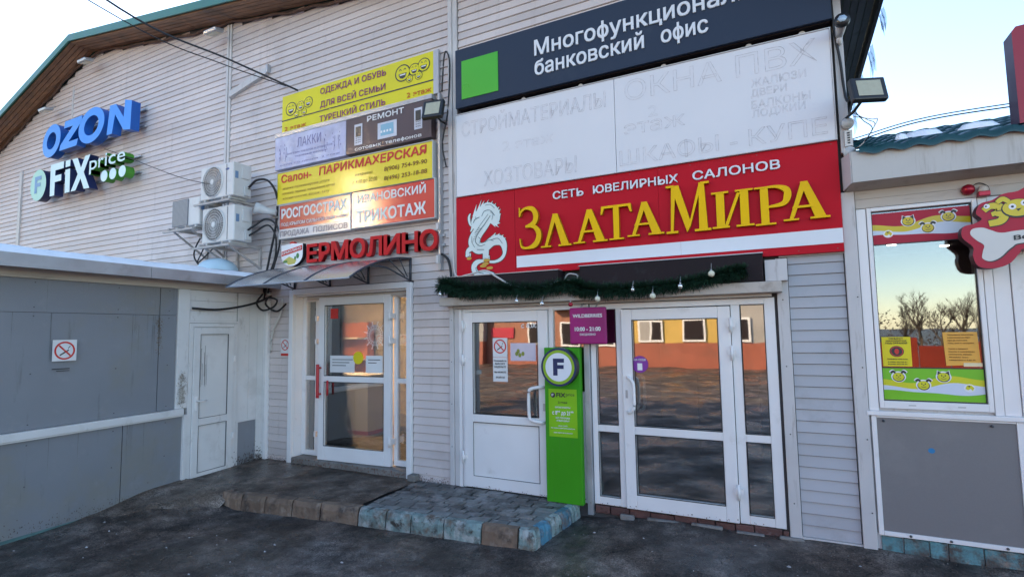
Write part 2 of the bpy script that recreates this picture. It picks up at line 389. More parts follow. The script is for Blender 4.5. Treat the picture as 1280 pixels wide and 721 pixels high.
# ------------------------------------------------------------------ ground
def sstep(a, b, x): t = max(0, min(1, (x - a) / (b - a))); return t * t * (3 - 2 * t)
from mathutils import noise as mn
def gz(x, y):
    z = -.12
    z += .12 * sstep(-1.9, -.1, y) * sstep(-2.6, -.9, x)           # rises to the right-hand walls
    m = sstep(-2.9, -1.15, y) * (1 - sstep(-6.35, -5.6, x)) * .15        # mound running up to the kiosk door
    m *= 1 if y < -1.0 else 1
    z += m + .05 * (1 - sstep(-7.2, -6.0, x)) * sstep(-6, -3, y) * (1 - sstep(-2.9, -1.15, y))
    z += .016 * mn.noise(Vector((x * 1.3, y * 1.3, 0))) + .010 * mn.noise(Vector((x * 4, y * 4, 3))) + .004 * mn.noise(Vector((x * 9, y * 9, 3)))
    return z
xs = [-400, -150, -70, -40, -25, -16, -11, -9] + [-8 + .08 * i for i in range(151)] + [4.6, 6, 9, 15, 25, 40, 80, 160, 400]
ys = [-400, -150, -80, -50, -35, -25, -18, -13, -10] + [-8 + .08 * i for i in range(103)] + [.8, 2, 6, 12, 25, 60, 150, 400]
mb = MB(); mb.smooth = True
mb.add([(x, y, gz(x, y) if (y < .3) else -.12) for y in ys for x in xs],
       [(j * len(xs) + i, j * len(xs) + i + 1, (j + 1) * len(xs) + i + 1, (j + 1) * len(xs) + i) for j in range(len(ys) - 1) for i in range(len(xs) - 1)])
def rough_ground(name, cols, tint, sc=2.2):
    m = bpy.data.materials.new(name); m.use_nodes = True; MATS[name] = m; t = m.node_tree; N = t.nodes; L = t.links; b = N['Principled BSDF']
    g = N.new('ShaderNodeNewGeometry')
    def nz(scale, det, rg_, off=0):
        n = N.new('ShaderNodeTexNoise'); n.inputs['Scale'].default_value = scale; n.inputs['Detail'].default_value = det; n.inputs['Roughness'].default_value = rg_
        mp = N.new('ShaderNodeMapping'); mp.inputs['Location'].default_value = (off, off * 2, 0); L.new(g.outputs['Position'], mp.inputs[0]); L.new(mp.outputs[0], n.inputs[0]); return n
    n1 = nz(sc, 14, .74); r = N.new('ShaderNodeValToRGB'); e = r.color_ramp.elements
    e[0].position = .36; e[0].color = (*cols[0], 1); e[1].position = .70; e[1].color = (*cols[3], 1)
    for p, c in ((.49, cols[1]), (.58, cols[2])): q = e.new(p); q.color = (*c, 1)
    L.new(n1.outputs[0], r.inputs[0])
    n2 = nz(.55, 6, .6, 9); mr = N.new('ShaderNodeMapRange'); mr.inputs[1].default_value = .45; mr.inputs[2].default_value = .62; mr.inputs[4].default_value = .7; L.new(n2.outputs[0], mr.inputs[0])
    mx = N.new('ShaderNodeMix'); mx.data_type = 'RGBA'; mx.blend_type = 'MULTIPLY'; L.new(mr.outputs[0], mx.inputs[0]); L.new(r.outputs[0], mx.inputs[6]); mx.inputs[7].default_value = (*tint, 1)
    vo = N.new('ShaderNodeTexVoronoi'); vo.feature = 'DISTANCE_TO_EDGE'; vo.inputs['Scale'].default_value = .85; nw = nz(1.7, 5, .65, 11)
    va = N.new('ShaderNodeVectorMath'); va.operation = 'SCALE'; va.inputs['Scale'].default_value = 1.3; L.new(nw.outputs['Color'], va.inputs[0]); vb = N.new('ShaderNodeVectorMath'); vb.operation = 'ADD'; L.new(g.outputs['Position'], vb.inputs[0]); L.new(va.outputs[0], vb.inputs[1]); L.new(vb.outputs[0], vo.inputs['Vector'])
    cr = N.new('ShaderNodeMapRange'); cr.inputs[1].default_value = .0; cr.inputs[2].default_value = .012; cr.inputs[3].default_value = .22; cr.inputs[4].default_value = 1; L.new(vo.outputs['Distance'], cr.inputs[0])
    n3 = nz(75, 6, .7, 4); m3 = N.new('ShaderNodeMapRange'); m3.inputs[1].default_value = .35; m3.inputs[2].default_value = .68; m3.inputs[3].default_value = .35; m3.inputs[4].default_value = 2.0; L.new(n3.outputs[0], m3.inputs[0])
    mm = N.new('ShaderNodeMath'); mm.operation = 'MULTIPLY'; L.new(m3.outputs[0], mm.inputs[0]); L.new(cr.outputs[0], mm.inputs[1])
    vm = N.new('ShaderNodeVectorMath'); vm.operation = 'SCALE'; L.new(mx.outputs[2], vm.inputs[0]); L.new(mm.outputs[0], vm.inputs['Scale']); L.new(vm.outputs[0], b.inputs['Base Color'])
    n4 = nz(1.0, 7, .6, 2); r4 = N.new('ShaderNodeMapRange'); r4.inputs[1].default_value = .40; r4.inputs[2].default_value = .58; r4.inputs[3].default_value = .85; r4.inputs[4].default_value = .24; L.new(n4.outputs[0], r4.inputs[0]); L.new(r4.outputs[0], b.inputs['Roughness'])
    b.inputs['Specular IOR Level'].default_value = .4
    p = None
    for scale, st, di in ((7, .6, .03), (40, .6, .012), (170, .6, .004)):
        nn = nz(scale, 5, .6, 6); bp = N.new('ShaderNodeBump'); bp.inputs['Strength'].default_value = st; bp.inputs['Distance'].default_value = di; L.new(nn.outputs[0], bp.inputs['Height'])
        if p: L.new(p.outputs[0], bp.inputs['Normal'])
        p = bp
    L.new(p.outputs[0], b.inputs['Normal']); return m
def ground_mat(): return rough_ground('wet_asphalt', ((.018, .015, .013), (.054, .045, .040), (.118, .100, .089), (.25, .225, .205)), (.95, .76, .62))
asphalt = ground_mat()
mb.build('ground', asphalt, kind='structure')

# crumbs of ice and litter lying on the asphalt
mb = MB()
for i in range(260):
    x = random.uniform(-7, 3); y = -abs(random.gauss(0, 1.8)) - .3
    if x < -1.9 and y > -1.6 and x > -6.9: continue
    if x < -6.7: continue
    z = gz(x, y); r = random.choice([.006, .008, .012, .018]); a = random.random() * 6
    pts = [(x + r * random.uniform(.5, 1.6) * math.cos(a + k * 1.57), y + r * random.uniform(.5, 1.2) * math.sin(a + k * 1.57), z - .002) for k in range(4)]
    mb.add(pts + [(x, y, z + r * .6)], [(0, 1, 4), (1, 2, 4), (2, 3, 4), (3, 0, 4)])
mb.build('ice_crumbs', mat('crumb', (.36, .35, .35), .7, .5, 30), kind='stuff')
mb = MB(); rgg = random.Random(21)
for i in range(3800):
    x = rgg.uniform(-6.7, 3); y = -abs(rgg.gauss(0, 1.7)) - .04
    if x < -1.95 and y > -1.45: continue
    z = gz(x, y); r = rgg.choice([.0035, .005, .006, .010]); a = rgg.random() * 6
    pts = [(x + r * rgg.uniform(.5, 1.5) * math.cos(a + k * 2.09), y + r * rgg.uniform(.5, 1.2) * math.sin(a + k * 2.09), z - .002) for k in range(3)]
    mb.add(pts + [(x, y, z + r * .9)], [(0, 1, 3), (1, 2, 3), (2, 0, 3)])
mb.build('grit', mat('grit_stone', (.10, .092, .085), .8, .7, 40), kind='stuff')
mb = MB()
for i in range(26):
    x = rgg.uniform(-6, 2); y = -rgg.uniform(.3, 3.4)
    if x < -1.95 and y > -1.5: continue
    z = gz(x, y) + .006; a = rgg.random() * 6; l = rgg.uniform(.02, .06)
    mb.tube([(x, y, z), (x + l * math.cos(a), y + l * math.sin(a), z + .004)], .003, 4)
mb.build('twig_litter', mat('litter', (.16, .12, .08), .8, .3, 9), kind='stuff')

# ------------------------------------------------------------------ entrance platform
PZ = .05
plat = thing('entrance_platform', 'low raised entrance platform of asphalt, pavers and worn kerb stones before the doors', 'platform', (-4, 0, 0))
# front edge: left asphalt part then paved part
FA, FB, FC_, FD = Vector((-5.95, -1.39, 0)), Vector((-4.07, -1.16, 0)), Vector((-2.12, -1.0, 0)), Vector((-2.03, -.02, 0))
mb = MB(); mb.smooth = True
nx, ny = 46, 26
vs = []
for j in range(ny + 1):
    for i in range(nx + 1):
        x = -6.98 + (2.86) * i / nx; yf = -1.39 + (x + 5.95) * .122 + .11
        if x < -5.9: yf = -1.28 + (x + 5.9) * .2
        y = yf + (0.02 - yf) * j / ny
        z = PZ + .006 + .008 * mn.noise(Vector((x * 3, y * 3, 1)))
        if j == 0 and x < -5.9: z = -.0
        vs.append((x, y, z))
mb.add(vs, [(j * (nx + 1) + i, j * (nx + 1) + i + 1, (j + 1) * (nx + 1) + i + 1, (j + 1) * (nx + 1) + i) for j in range(ny) for i in range(nx)])
platm = rough_ground('platform_asphalt', ((.024, .018, .014), (.066, .049, .038), (.130, .100, .080), (.27, .235, .205)), (.9, .75, .62), 3)
mb.build('asphalt_top', platm, plat)
def edge_stones(A, B, n, w_, h, m, gaps=.006, widths=None, zt=PZ + .004, rag=.008):
    d = (B - A); Ln = d.length; d.normalize(); nrm = Vector((-d[1], d[0], 0))
    if nrm.dot(Vector((-4, 3, 0)) - A) < 0: nrm = -nrm
    t = 0; ws = widths or [1] * n; tot = sum(ws)
    for k in range(n):
        l = Ln * ws[k] / tot; a = t + gaps; b = t + l - gaps; t += l
        mbx = MB(); nseg = 9; vs = []
        for i in range(nseg + 1):
            s_ = a + (b - a) * i / nseg
            for (o_, z) in ((0, -.16 + random.uniform(-.0, .02)), (random.uniform(-rag, rag) + (.022 if i in (0, nseg) else 0), zt - .05 + random.uniform(-.012, .006)), (.024 + random.uniform(-.006, .012) + (.012 if i in (0, nseg) else 0), zt + random.uniform(-.010, .002)), (w_, zt), (w_, -.16)):
                p = A + d * s_ + nrm * o_; vs.append((p[0], p[1], z))
        fs = []
        for i in range(nseg):
            for q in range(5): fs.append((i * 5 + q, i * 5 + (q + 1) % 5, (i + 1) * 5 + (q + 1) % 5, (i + 1) * 5 + q))
        fs += [(0, 1, 2, 3, 4), tuple(nseg * 5 + q for q in (4, 3, 2, 1, 0))]
        mbx.add(vs, fs)
        mbx.build('kerb_stone', m[k % len(m)] if isinstance(m, list) else m, plat, recalc=True, bevel=.004)
edge_stones(FA, FB, 5, .12, .17, kerbm, widths=[.9, 1, 1.1, 1.1, 1.4])
edge_stones(FB + Vector((.004, 0, 0)), FC_, 6, .10, .17, [kerbt, kerbt, kerbt, kerbt, kerbm, kerbt], widths=[1, .9, 1.1, 1.2, 1.1, .5])
edge_stones(FC_ + Vector((0, .006, 0)), FD, 5, .10, .17, [kerbt, kerbb], widths=[.6, 1, 1, 1, 1])
# pavers
rows = 8; 
for j in range(rows):
    t0, t1 = j / rows, (j + 1) / rows
    x = 0; L0 = 0
    while x < .999:
        wd = random.choice([.095, .1, .11, .12]) * (1.0); x2 = min(1, x + wd)
        if j % 2 and x == 0: x2 = wd * .5
        if 1 - x2 < .03: x2 = 1
        def P(u, v):
            a = FB + (FC_ - FB) * u + Vector((.0, .10, 0)) ; b = Vector((-4.17 + (FD[0] + 4.07) * u, -.02, 0)) + Vector((.03, 0, 0))
            p = a + (b - a) * v; p[0] = min(p[0], -2.03 - .105 - (1 - v) * .07); return p
        g = .0085
        c = [P(x + g / 2, t0 + g * .8), P(x2 - g / 2, t0 + g * .8), P(x2 - g / 2, t1 - g * .8), P(x + g / 2, t1 - g * .8)]
        if c[1][0] - c[0][0] < .02: x = x2; continue
        tl = [random.uniform(-.006, .006) for _ in range(4)]; h0 = PZ + random.uniform(-.006, .006)
        mbx = MB(); mbx.add([(p[0], p[1], -.02) for p in c] + [(p[0], p[1], h0 + tl[i]) for i, p in enumerate(c)],
                            [(3, 2, 1, 0), (4, 5, 6, 7), (0, 1, 5, 4), (1, 2, 6, 5), (2, 3, 7, 6), (3, 0, 4, 7)])
        mbx.build('paving_stone', pavert if (j == 0 or x2 > .97) else paver, plat, bevel=.005)
        x = x2
mb = MB(); mb.add([(-4.2, -1.08, PZ - .022), (-2.15, -.92, PZ - .022), (-2.06, 0, PZ - .022), (-4.2, 0, PZ - .022)], [(0, 1, 2, 3)])
mb.build('joint_bed', mat('joint_dirt', (.035, .03, .028), .9, .3, 20), plat)
# flattened asphalt ramp at the kiosk end
mb = MB(); mb.smooth = True; vs = []; nx, ny = 26, 16
for j in range(ny + 1):
    for i in range(nx + 1):
        u = i / nx; v = j / ny
        x = -6.9 + 1.02 * u + .03 * v; yb = -1.22; yt = -2.55 + 1.05 * u + .12 * mn.noise(Vector((u * 4, 0, 0)))
        y = yb + (yt - yb) * v
        top = PZ + .012; low = gz(x, y) - .004
        z = top + (low - top) * sstep(.0, 1, v) + .012 * mn.noise(Vector((x * 4, y * 4, 9)))
        z = max(z, gz(x, y) + .004) if v < .97 and 0 < u < 1 else gz(x, y) - .01 if v >= .97 else z
        vs.append((x, y, z))
mb.add(vs, [(j * (nx + 1) + i + 1, j * (nx + 1) + i, (j + 1) * (nx + 1) + i, (j + 1) * (nx + 1) + i + 1) for j in range(ny) for i in range(nx)])
mb.build('ramp', rough_ground('ramp_concrete', ((.045, .035, .028), (.115, .092, .074), (.20, .165, .138), (.30, .265, .235)), (.9, .8, .7), 2.6), plat, recalc=False)

# ------------------------------------------------------------------ main market building
bld = thing('market_building', 'long hangar-shaped market building clad in pale pink horizontal siding', 'building', (-4, 0, 0))
ROOF = [(-19, 5.1), (-16.4, 6.28), (-12.3, 7.66), (-5.48, 6.70), (-1.2, 5.98), (.88, 4.86)]
def roofz(x):
    for (a, za), (b, zb) in zip(ROOF, ROOF[1:]):
        if a <= x <= b: return za + (zb - za) * (x - a) / (b - a)
    return 0
# backing wall with openings
mb = MB(); Y0, Y1 = .0, .25
def wallseg(x0, x1, z0, z1=None):
    if z1 is not None: mb.box(x0, x1, Y0, Y1, z0, z1); return
    xx = [x0] + [p[0] for p in ROOF if x0 < p[0] < x1] + [x1]
    for a, b in zip(xx, xx[1:]):
        mb.add([(a, Y0, z0), (b, Y0, z0), (b, Y1, z0), (a, Y1, z0), (a, Y0, roofz(a)), (b, Y0, roofz(b)), (b, Y1, roofz(b)), (a, Y1, roofz(a))],
               [(3, 2, 1, 0), (4, 5, 6, 7), (0, 1, 5, 4), (1, 2, 6, 5), (2, 3, 7, 6), (3, 0, 4, 7)])
wallseg(-19, -6.37, -.2); wallseg(-6.37, -4.30, 2.45); wallseg(-4.30, -3.55, -.2); wallseg(-3.55, -.12, 2.16); wallseg(-.12, .55, -.2)
wallseg(-6.37, -4.30, -.2, .12); wallseg(-3.55, -.12, -.2, .045)
mb.build('wall', backing, bld)
mb = MB(); mb.box(.30, .545, .26, 24, -.2, 4.9); mb.box(-19, -18.8, .26, 24, -.2, 5.1); mb.box(-18.8, .3, 23.8, 24, -.2, 5)
mb.build('side_wall', siding_gray, bld)
# roof: front edge, roof skin, soffit boards
OV = -.42
mb = MB()
for (a, za), (b, zb) in zip(ROOF, ROOF[1:]):
    s_ = (zb - za) / (b - a)
    mb.add([(a, OV - .02, za + .13), (b, OV - .02, zb + .13), (b, 24.3, zb + .13), (a, 24.3, za + .13), (a, OV - .02, za + .05), (b, OV - .02, zb + .05), (b, 24.3, zb + .05), (a, 24.3, za + .05)],
           [(0, 3, 2, 1), (4, 5, 6, 7), (4, 0, 1, 5), (1, 2, 6, 5), (2, 3, 7, 6), (3, 0, 4, 7)])
mb.build('roof', green_edge, bld, recalc=True)
mb = MB()
for (a, za), (b, zb) in zip(ROOF, ROOF[1:]):
    mb.add([(a, OV - .045, za + .15), (b, OV - .045, zb + .15), (b, OV - .021, zb + .15), (a, OV - .021, za + .15), (a, OV - .045, za + .015), (b, OV - .045, zb + .015), (b, OV - .021, zb + .015), (a, OV - .021, za + .015)],
           [(0, 3, 2, 1), (4, 5, 6, 7), (4, 0, 1, 5), (1, 2, 6, 5), (2, 3, 7, 6), (3, 0, 4, 7)])
mb.build('roof_edge', green_edge, bld, recalc=True)
for (a, za), (b, zb) in zip(ROOF[:-1], ROOF[1:]):
    nb = 5
    for k in range(nb):
        y0 = OV + .005 + (-.02 - OV) * k / nb; y1 = OV + (-.02 - OV) * (k + 1) / nb - .006
        segs = max(1, int((b - a) / 2.3)); 
        for q in range(segs):
            ta = q / segs; tb = (q + 1) / segs; xa = a + (b - a) * ta + .003; xb = a + (b - a) * tb - .003
            za_, zb_ = za + (zb - za) * ta, za + (zb - za) * tb; dz = random.uniform(-.004, .004)
            m1 = MB(); m1.add([(xa, y0, za_ - .002 + dz), (xb, y0, zb_ - .002 + dz), (xb, y1, zb_ - .002 + dz), (xa, y1, za_ - .002 + dz), (xa, y0, za_ + .03), (xb, y0, zb_ + .03), (xb, y1, zb_ + .03), (xa, y1, za_ + .03)],
                              [(3, 2, 1, 0), (4, 5, 6, 7), (0, 1, 5, 4), (1, 2, 6, 5), (2, 3, 7, 6), (3, 0, 4, 7)])
            m1.build('soffit_board', soff, bld)
# ragged underlay strip where the soffit meets the wall
mb = MB(); S = spline([(-16.2, 6.26), (-14.2, 6.98), (-12.3, 7.55), (-10.5, 7.33), (-9, 7.10), (-8, 7.02), (-6.6, 6.78), (-5.4, 6.62), (-3, 6.2)] , 10)
mb.tube([(p[0], -.05 + .01 * math.sin(i * 1.7), p[1] + .015 * math.sin(i * .9)) for i, p in enumerate([Vector((q[0], q[1], 0)) for q in S])], .022)
mb.build('sealing_foam', mat('foam_brown', (.10, .055, .04), .9, .4, 12), bld)
# right-hand eave running back along the side wall
for k in range(5):
    x0 = .56 + .062 * k; m1 = MB(); zz = 4.90 - .012 * k
    m1.box(x0, x0 + .056, -.30, 9, zz, zz + .02); m1.build('eave_board', soff_g, bld)
mb = MB(); mb.box(.875, .905, -.32, 9, 4.74, 4.96); mb.build('eave_edge', black, bld)
mb = MB(); mb.box(.56, .874, -.325, -.303, 4.80, 5.02); mb.build('eave_end_board', soff_g, bld)

# siding boards: one shared mesh, one object per board
PITCH = .1
def lap_mesh(name, m):
    me = bpy.data.meshes.new(name); pr_ = [(-.002, .098), (-.016, .012), (-.017, .004), (-.004, .0), (-.001, .0)]
    n = len(pr_)
    vs = [(0, a, b) for a, b in pr_] + [(1, a, b) for a, b in pr_]
    me.from_pydata(vs, [], [(i, (i + 1) % n, n + (i + 1) % n, n + i) for i in range(n)] + [tuple(range(n))[::-1], tuple(range(n, 2 * n))])
    b = bmesh.new(); b.from_mesh(me); bmesh.ops.recalc_face_normals(b, faces=b.faces); b.to_mesh(me); b.free()
    me.materials.append(m); return me
lap = lap_mesh('siding_board', siding); lapg = lap_mesh('siding_board_gray', siding_gray)
def board(x0, x1, z, me=lap, y=-.001):
    o = bpy.data.objects.new('siding_board', me); COL.objects.link(o); o.parent = bld
    o.location = (x0 + 4, y + random.uniform(-.0015, .0005), z); o.scale = (x1 - x0, 1, 1)
def gable_x(z):    # extent under the roof at height z
    l = [ROOF[i] for i in range(len(ROOF))]; xl = None; xr = None
    for (a, za), (b, zb) in zip(l, l[1:]):
        if za < zb and za <= z <= zb: xl = a + (b - a) * (z - za) / (zb - za)
        if za > zb and zb <= z <= za: xr = a + (b - a) * (z - za) / (zb - za)
    return (xl if xl is not None else -18.9), (xr if xr is not None else .5)
nboard = 0
z = 0.02
while z < 7.6:
    xl, xr = gable_x(z + .09); xl = max(xl, -17.2) + .02; xr -= .02
    if z >= 2.5:                                   # far left section
        a, b = xl, min(-8.05, xr)
        if b > a:
            j = -11.3 + .9 * math.sin(z * 7)
            if z > 4.0 and a < j < b and int(z * 10) % 3 == 0: board(a, j, z); board(j + .003, b, z)
            else: board(a, b, z)
        a, b = -7.93, min(-3.665, xr)
        if b > a:
            a = max(a, xl); j = -5.9 + 1.6 * math.sin(z * 11.3)
            if int(z * 10 + .5) % 4 == 1 and a + .2 < j < b - .2: board(a, j, z); board(j + .003, b, z)
            else: board(a, b, z)
        if z >= 5.2 and xr > -3.5: board(-3.52, min(xr, .49), z)
    else:
        if z < 2.46: board(-6.88, -6.44, z); board(-4.225, -3.665, z)
        board(.025, .462, z, lapg)
    z += PITCH
# trims
mb = MB()
mb.box(-3.66, -3.60, -.045, .0, .05, 6.45); mb.next(); mb.box(-3.595, -3.53, -.035, 0, .05, 6.43)   # divider, two profiles
mb.next(); mb.box(-8.045, -7.995, -.04, 0, 2.5, 7.0); mb.next(); mb.box(-7.985, -7.935, -.03, 0, 2.5, 7.0)
mb.build('divider_trim', white_d, bld, bevel=.004)
mb = MB(); mb.box(-15.20, -15.08, -.04, 0, 2.5, 5.6); mb.next(); mb.box(-13.06, -13.02, -.03, 0, 6.1, 7.1); mb.build('cover_strip', white_d, bld)
mb = MB(); mb.box(-6.89, -6.93, -.05, 0, .0, 2.5); mb.build('corner_trim', white, bld, recalc=True)
mb = MB(); mb.box(.47, .57, -.05, 0, -.02, 3.02); mb.next(); mb.box(.495, .565, -.055, 0, 3.37, 5.0); mb.next(); mb.box(-.075, .02, -.04, 0, -.02, 2.48); mb.build('corner_post', white_d, bld, bevel=.004)
# fixings on posts
mb = MB()
for zz in [.3 + .6 * i for i in range(4)]:
    for xx in (-.03, .545): mb.disc(xx, zz, .006, .006, -.057 if xx > 0 else -.042, None, 8)
for zz in [.5 + .5 * i for i in range(4)]: mb.disc(-3.63, zz, .006, .006, -.047, None, 8)
mb.build('screw_heads', blackp, bld)

# ---------------- interiors (dark rooms behind the glass)
def room(x0, x1, z0, z1, depth, wallm=int_wall):
    mb = MB(); y0 = .26
    mb.box(x0, x1, y0, depth, z0 - .05, z0); mb.build('interior_floor', int_floor, bld)
    mb = MB(); mb.box(x0 - .05, x0, y0, depth, z0, z1); mb.box(x1, x1 + .05, y0, depth, z0, z1); mb.box(x0, x1, depth, depth + .05, z0, z1); mb.box(x0, x1, y0, depth, z1, z1 + .05)
    mb.build('interior_wall', wallm, bld)
room(-9.6, -3.75, .16, 2.9, 3.6, mat('interior_cream', (.42, .34, .24), .8)); room(-3.65, -2.1, .06, 2.7, 3); room(-2.0, .25, .06, 2.7, 4)
mb = MB(); mb.box(-8.4, -6.35, 1.5, 2.1, .22, 1.15); mb.build('shop_counter', white, bld)
mb = MB(); mb.box(-8.41, -6.34, 1.49, 2.11, .161, .219); mb.build('counter_base', redp, bld)
mb = MB(); mb.box(-9.4, -8.0, 3.3, 3.5, .2, 2.1)
mb.build('shelf_back', mat('orange_shelf', (.5, .14, .03), .6), bld)
mb = MB()
for k in range(4): mb.next(); mb.box(-9.4, -8.0, 3.0, 3.29, .4 + .45 * k, .43 + .45 * k)
mb.build('shelf_board', white, bld)
mb = MB(); mb.box(-8.6, -6.6, 1.2, 1.7, 2.84, 2.88); mb.build('ceiling_light', lampwarm, bld)
mb = MB(); mb.next(); mb.box(-3.3, -2.9, 1.6, 2.2, .06, 1.1); mb.next(); mb.box(-1.2, -.4, 2.6, 3.2, .06, 1.2); mb.build('display_case', dark, bld)

# ---------------- left recessed entrance
mb = MB(); mb.box(-6.44, -6.365, -.055, 0, 0, 2.50); mb.box(-4.31, -4.235, -.055, 0, .03, 2.50); mb.box(-6.365, -4.31, -.053, 0, 2.43, 2.51)
mb.build('entrance_surround', white, bld, bevel=.004)
mb = MB(); mb.box(-6.385, -6.362, .001, .2, .1, 2.43); mb.box(-4.33, -4.306, .001, .2, .1, 2.43); mb.box(-6.36, -4.33, .001, .2, 2.405, 2.428)
mb.build('entrance_reveal', white, bld)
df = MB(); yF0, yF1 = .13, .19
fl, fr_, fb, ft = -6.36, -4.33, .14, 2.405
df.box(fl, fl + .07, yF0, yF1, fb, ft); df.box(fr_ - .06, fr_, yF0, yF1, fb, ft)
df.box(fl + .07, fr_ - .06, yF0, yF1, ft - .07, ft); df.box(fl + .07, -6.02, yF0, yF1, fb, fb + .07); df.box(-4.66, fr_ - .06, yF0, yF1, fb, fb + .07)
df.box(-6.10, -6.02, yF0, yF1, fb + .07, ft - .07); df.box(-4.66, -4.60, yF0, yF1, fb + .07, ft - .07)
df.box(fl + .07, -6.10, yF0 + .001, yF1, 1.20, 1.26); df.box(-4.60, fr_ - .06, yF0 + .001, yF1, 1.20, 1.26)
dfo = df.build('door_frame', white, bld, bevel=.005)
mb = MB()
for a, b in ((fl + .07, -6.10), (-4.60, fr_ - .06)):
    mb.next(); mb.box(a - .01, b + .01, .155, .165, fb + .07, 1.20); mb.next(); mb.box(a - .01, b + .01, .155, .165, 1.26, ft - .07)
mb.build('glass_pane', glass, dfo)
# leaf, slightly ajar (hinged on the right)
def leaf_xf(hx, hy, ang):
    c, s_ = math.cos(ang), math.sin(ang)
    return lambda p: (hx + (p[0] - hx) * c - (p[1] - hy) * s_, hy + (p[0] - hx) * s_ + (p[1] - hy) * c, p[2])
X1 = leaf_xf(-4.66, .12, math.radians(3))
mb = MB(X1); lx0, lx1, lz0, lz1 = -5.90, -4.66, .135, 2.37
mb.box(lx0, lx0 + .11, .06, .12, lz0, lz1); mb.box(lx1 - .11, lx1, .06, .12, lz0, lz1); mb.box(lx0 + .11, lx1 - .11, .06, .12, lz1 - .11, lz1); mb.box(lx0 + .11, lx1 - .11, .06, .12, lz0, lz0 + .19); mb.box(lx0 + .11, lx1 - .11, .06, .12, 1.20, 1.28)
d1 = mb.build('door', white, bld, bevel=.006)
mb = MB(X1); mb.next(); mb.box(lx0 + .1, lx1 - .1, .085, .095, lz0 + .19, 1.20); mb.next(); mb.box(lx0 + .1, lx1 - .1, .085, .095, 1.28, lz1 - .11); mb.build('glass_pane', glass, d1)
mb = MB(X1); mb.next(); mb.frame(lx0 + .11, lx1 - .11, lz0 + .19, 1.20, .008, .057, .0595); mb.next(); mb.frame(lx0 + .11, lx1 - .11, 1.28, lz1 - .11, .008, .057, .0595); mb.build('gasket', black, d1)
mb = MB(X1); hx = lx0 + .05
mb.tube([(hx, .0, .98), (hx, -.0, 1.02), (hx, -.0, 1.40), (hx, .0, 1.44)], .022, 8); mb.tube([(hx, .06, 1.03), (hx, -.0, 1.03)], .016); mb.tube([(hx, .06, 1.39), (hx, -.0, 1.39)], .016)
mb.tube([(lx0 + .2, .03, 1.02), (lx0 + .2, .03, 1.22)], .014, 8)
mb.build('handle', redhandle, d1)
mb = MB()
for zz in (.42, 1.72, 2.05): mb.next(); mb.box(-4.665, -4.62, .02, .12, zz, zz + .07); mb.tube([(-4.642, .018, zz - .03), (-4.642, .018, zz + .10)], .013, 8)
for zz in (.42, 1.72, 2.05): mb.next(); mb.box(-6.045, -6.01, .07, .13, zz, zz + .07)
mb.build('hinge', white, d1)
mb = MB(X1); mb.disc(-5.21, 1.53, .085, .085, .079, None, 30); mb.build('sticker', paper_y, d1)
mb = MB(X1); mb.box(-5.70, -5.27, .080, .082, 1.33, 1.56); mb.build('notice', paper, d1)
mb = MB(X1); mb.box(-5.08, -4.80, .080, .082, 1.33, 1.56); mb.build('notice', paper, d1)
mb = MB(X1); mb.box(-5.70, -5.57, .080, .082, 2.07, 2.21); mb.build('sticker', redp, d1)
mb = MB(X1)
for l, a in enumerate([(-5.66, -5.3), (-5.66, -5.36), (-5.66, -5.42), (-5.04, -4.84), (-5.04, -4.9)]): mb.box(a[0], a[1], .0785, .0795, 1.50 - .04 * (l % 3), 1.51 - .04 * (l % 3))
mb.build('print', blackp, d1)
mb = MB(X1)                                                # snowflake sticker of thin rays
for k in range(24):
    a = k * 2 * PI / 24; r = .19 if k % 2 else .13; cx, cz = -4.93, 1.83
    mb.poly([(cx + .03 * math.cos(a), cz + .03 * math.sin(a)), (cx + r * math.cos(a + .03), cz + r * math.sin(a + .03)), (cx + r * math.cos(a - .03), cz + r * math.sin(a - .03))], .0795)
    for rr in (.08, .12):
        for sg in (-1, 1):
            mb.poly([(cx + rr * math.cos(a), cz + rr * math.sin(a)), (cx + (rr + .03) * math.cos(a + sg * .25), cz + (rr + .03) * math.sin(a + sg * .25)), (cx + (rr + .006) * math.cos(a), cz + (rr + .006) * math.sin(a))], .0795)
mb.build('snowflake_decal', whitep, d1, recalc=True)
mb = MB(); mb.box(-6.36, -4.31, -.045, .26, .04, .131); mb.build('threshold_step', concrete, bld, bevel=.01)
mb = MB(); mb.box(-6.2, -4.3, .062, .12, 2.35, 2.40); mb.build('head_trim', cream, bld)

# ---------------- bank door and wide glazed door (one long frame under the lintel)
YD0, YD1 = -.02, .05
mb = MB(); mb.box(-3.70, -.03, -.20, -.003, 2.165, 2.265); mb.build('lintel', beige, bld, bevel=.008)
mb = MB(); mb.box(-3.58, -.12, -.10, -.001, 2.135, 2.163); mb.build('lintel_rail', beige, bld)
mb = MB(); mb.box(-3.545, -3.495, -.03, .06, .04, 2.134); mb.box(-3.49, -3.455, YD0, .06, .05, 2.134)
mb.box(-2.36, -2.31, YD0, .06, .05, 2.134); mb.box(-3.455, -2.36, YD0 + .002, .06, 2.09, 2.134)
mb.box(-2.31, -1.95, YD0 + .002, .06, 2.08, 2.134); mb.box(-2.31, -1.95, YD0 + .002, .06, .05, 1.2)
pf = mb.build('door_frame', white, bld, bevel=.004)
mb = MB(); mb.next(); mb.box(-2.31, -1.95, .01, .02, 1.2, 2.08); mb.build('glass_pane', glass, pf)
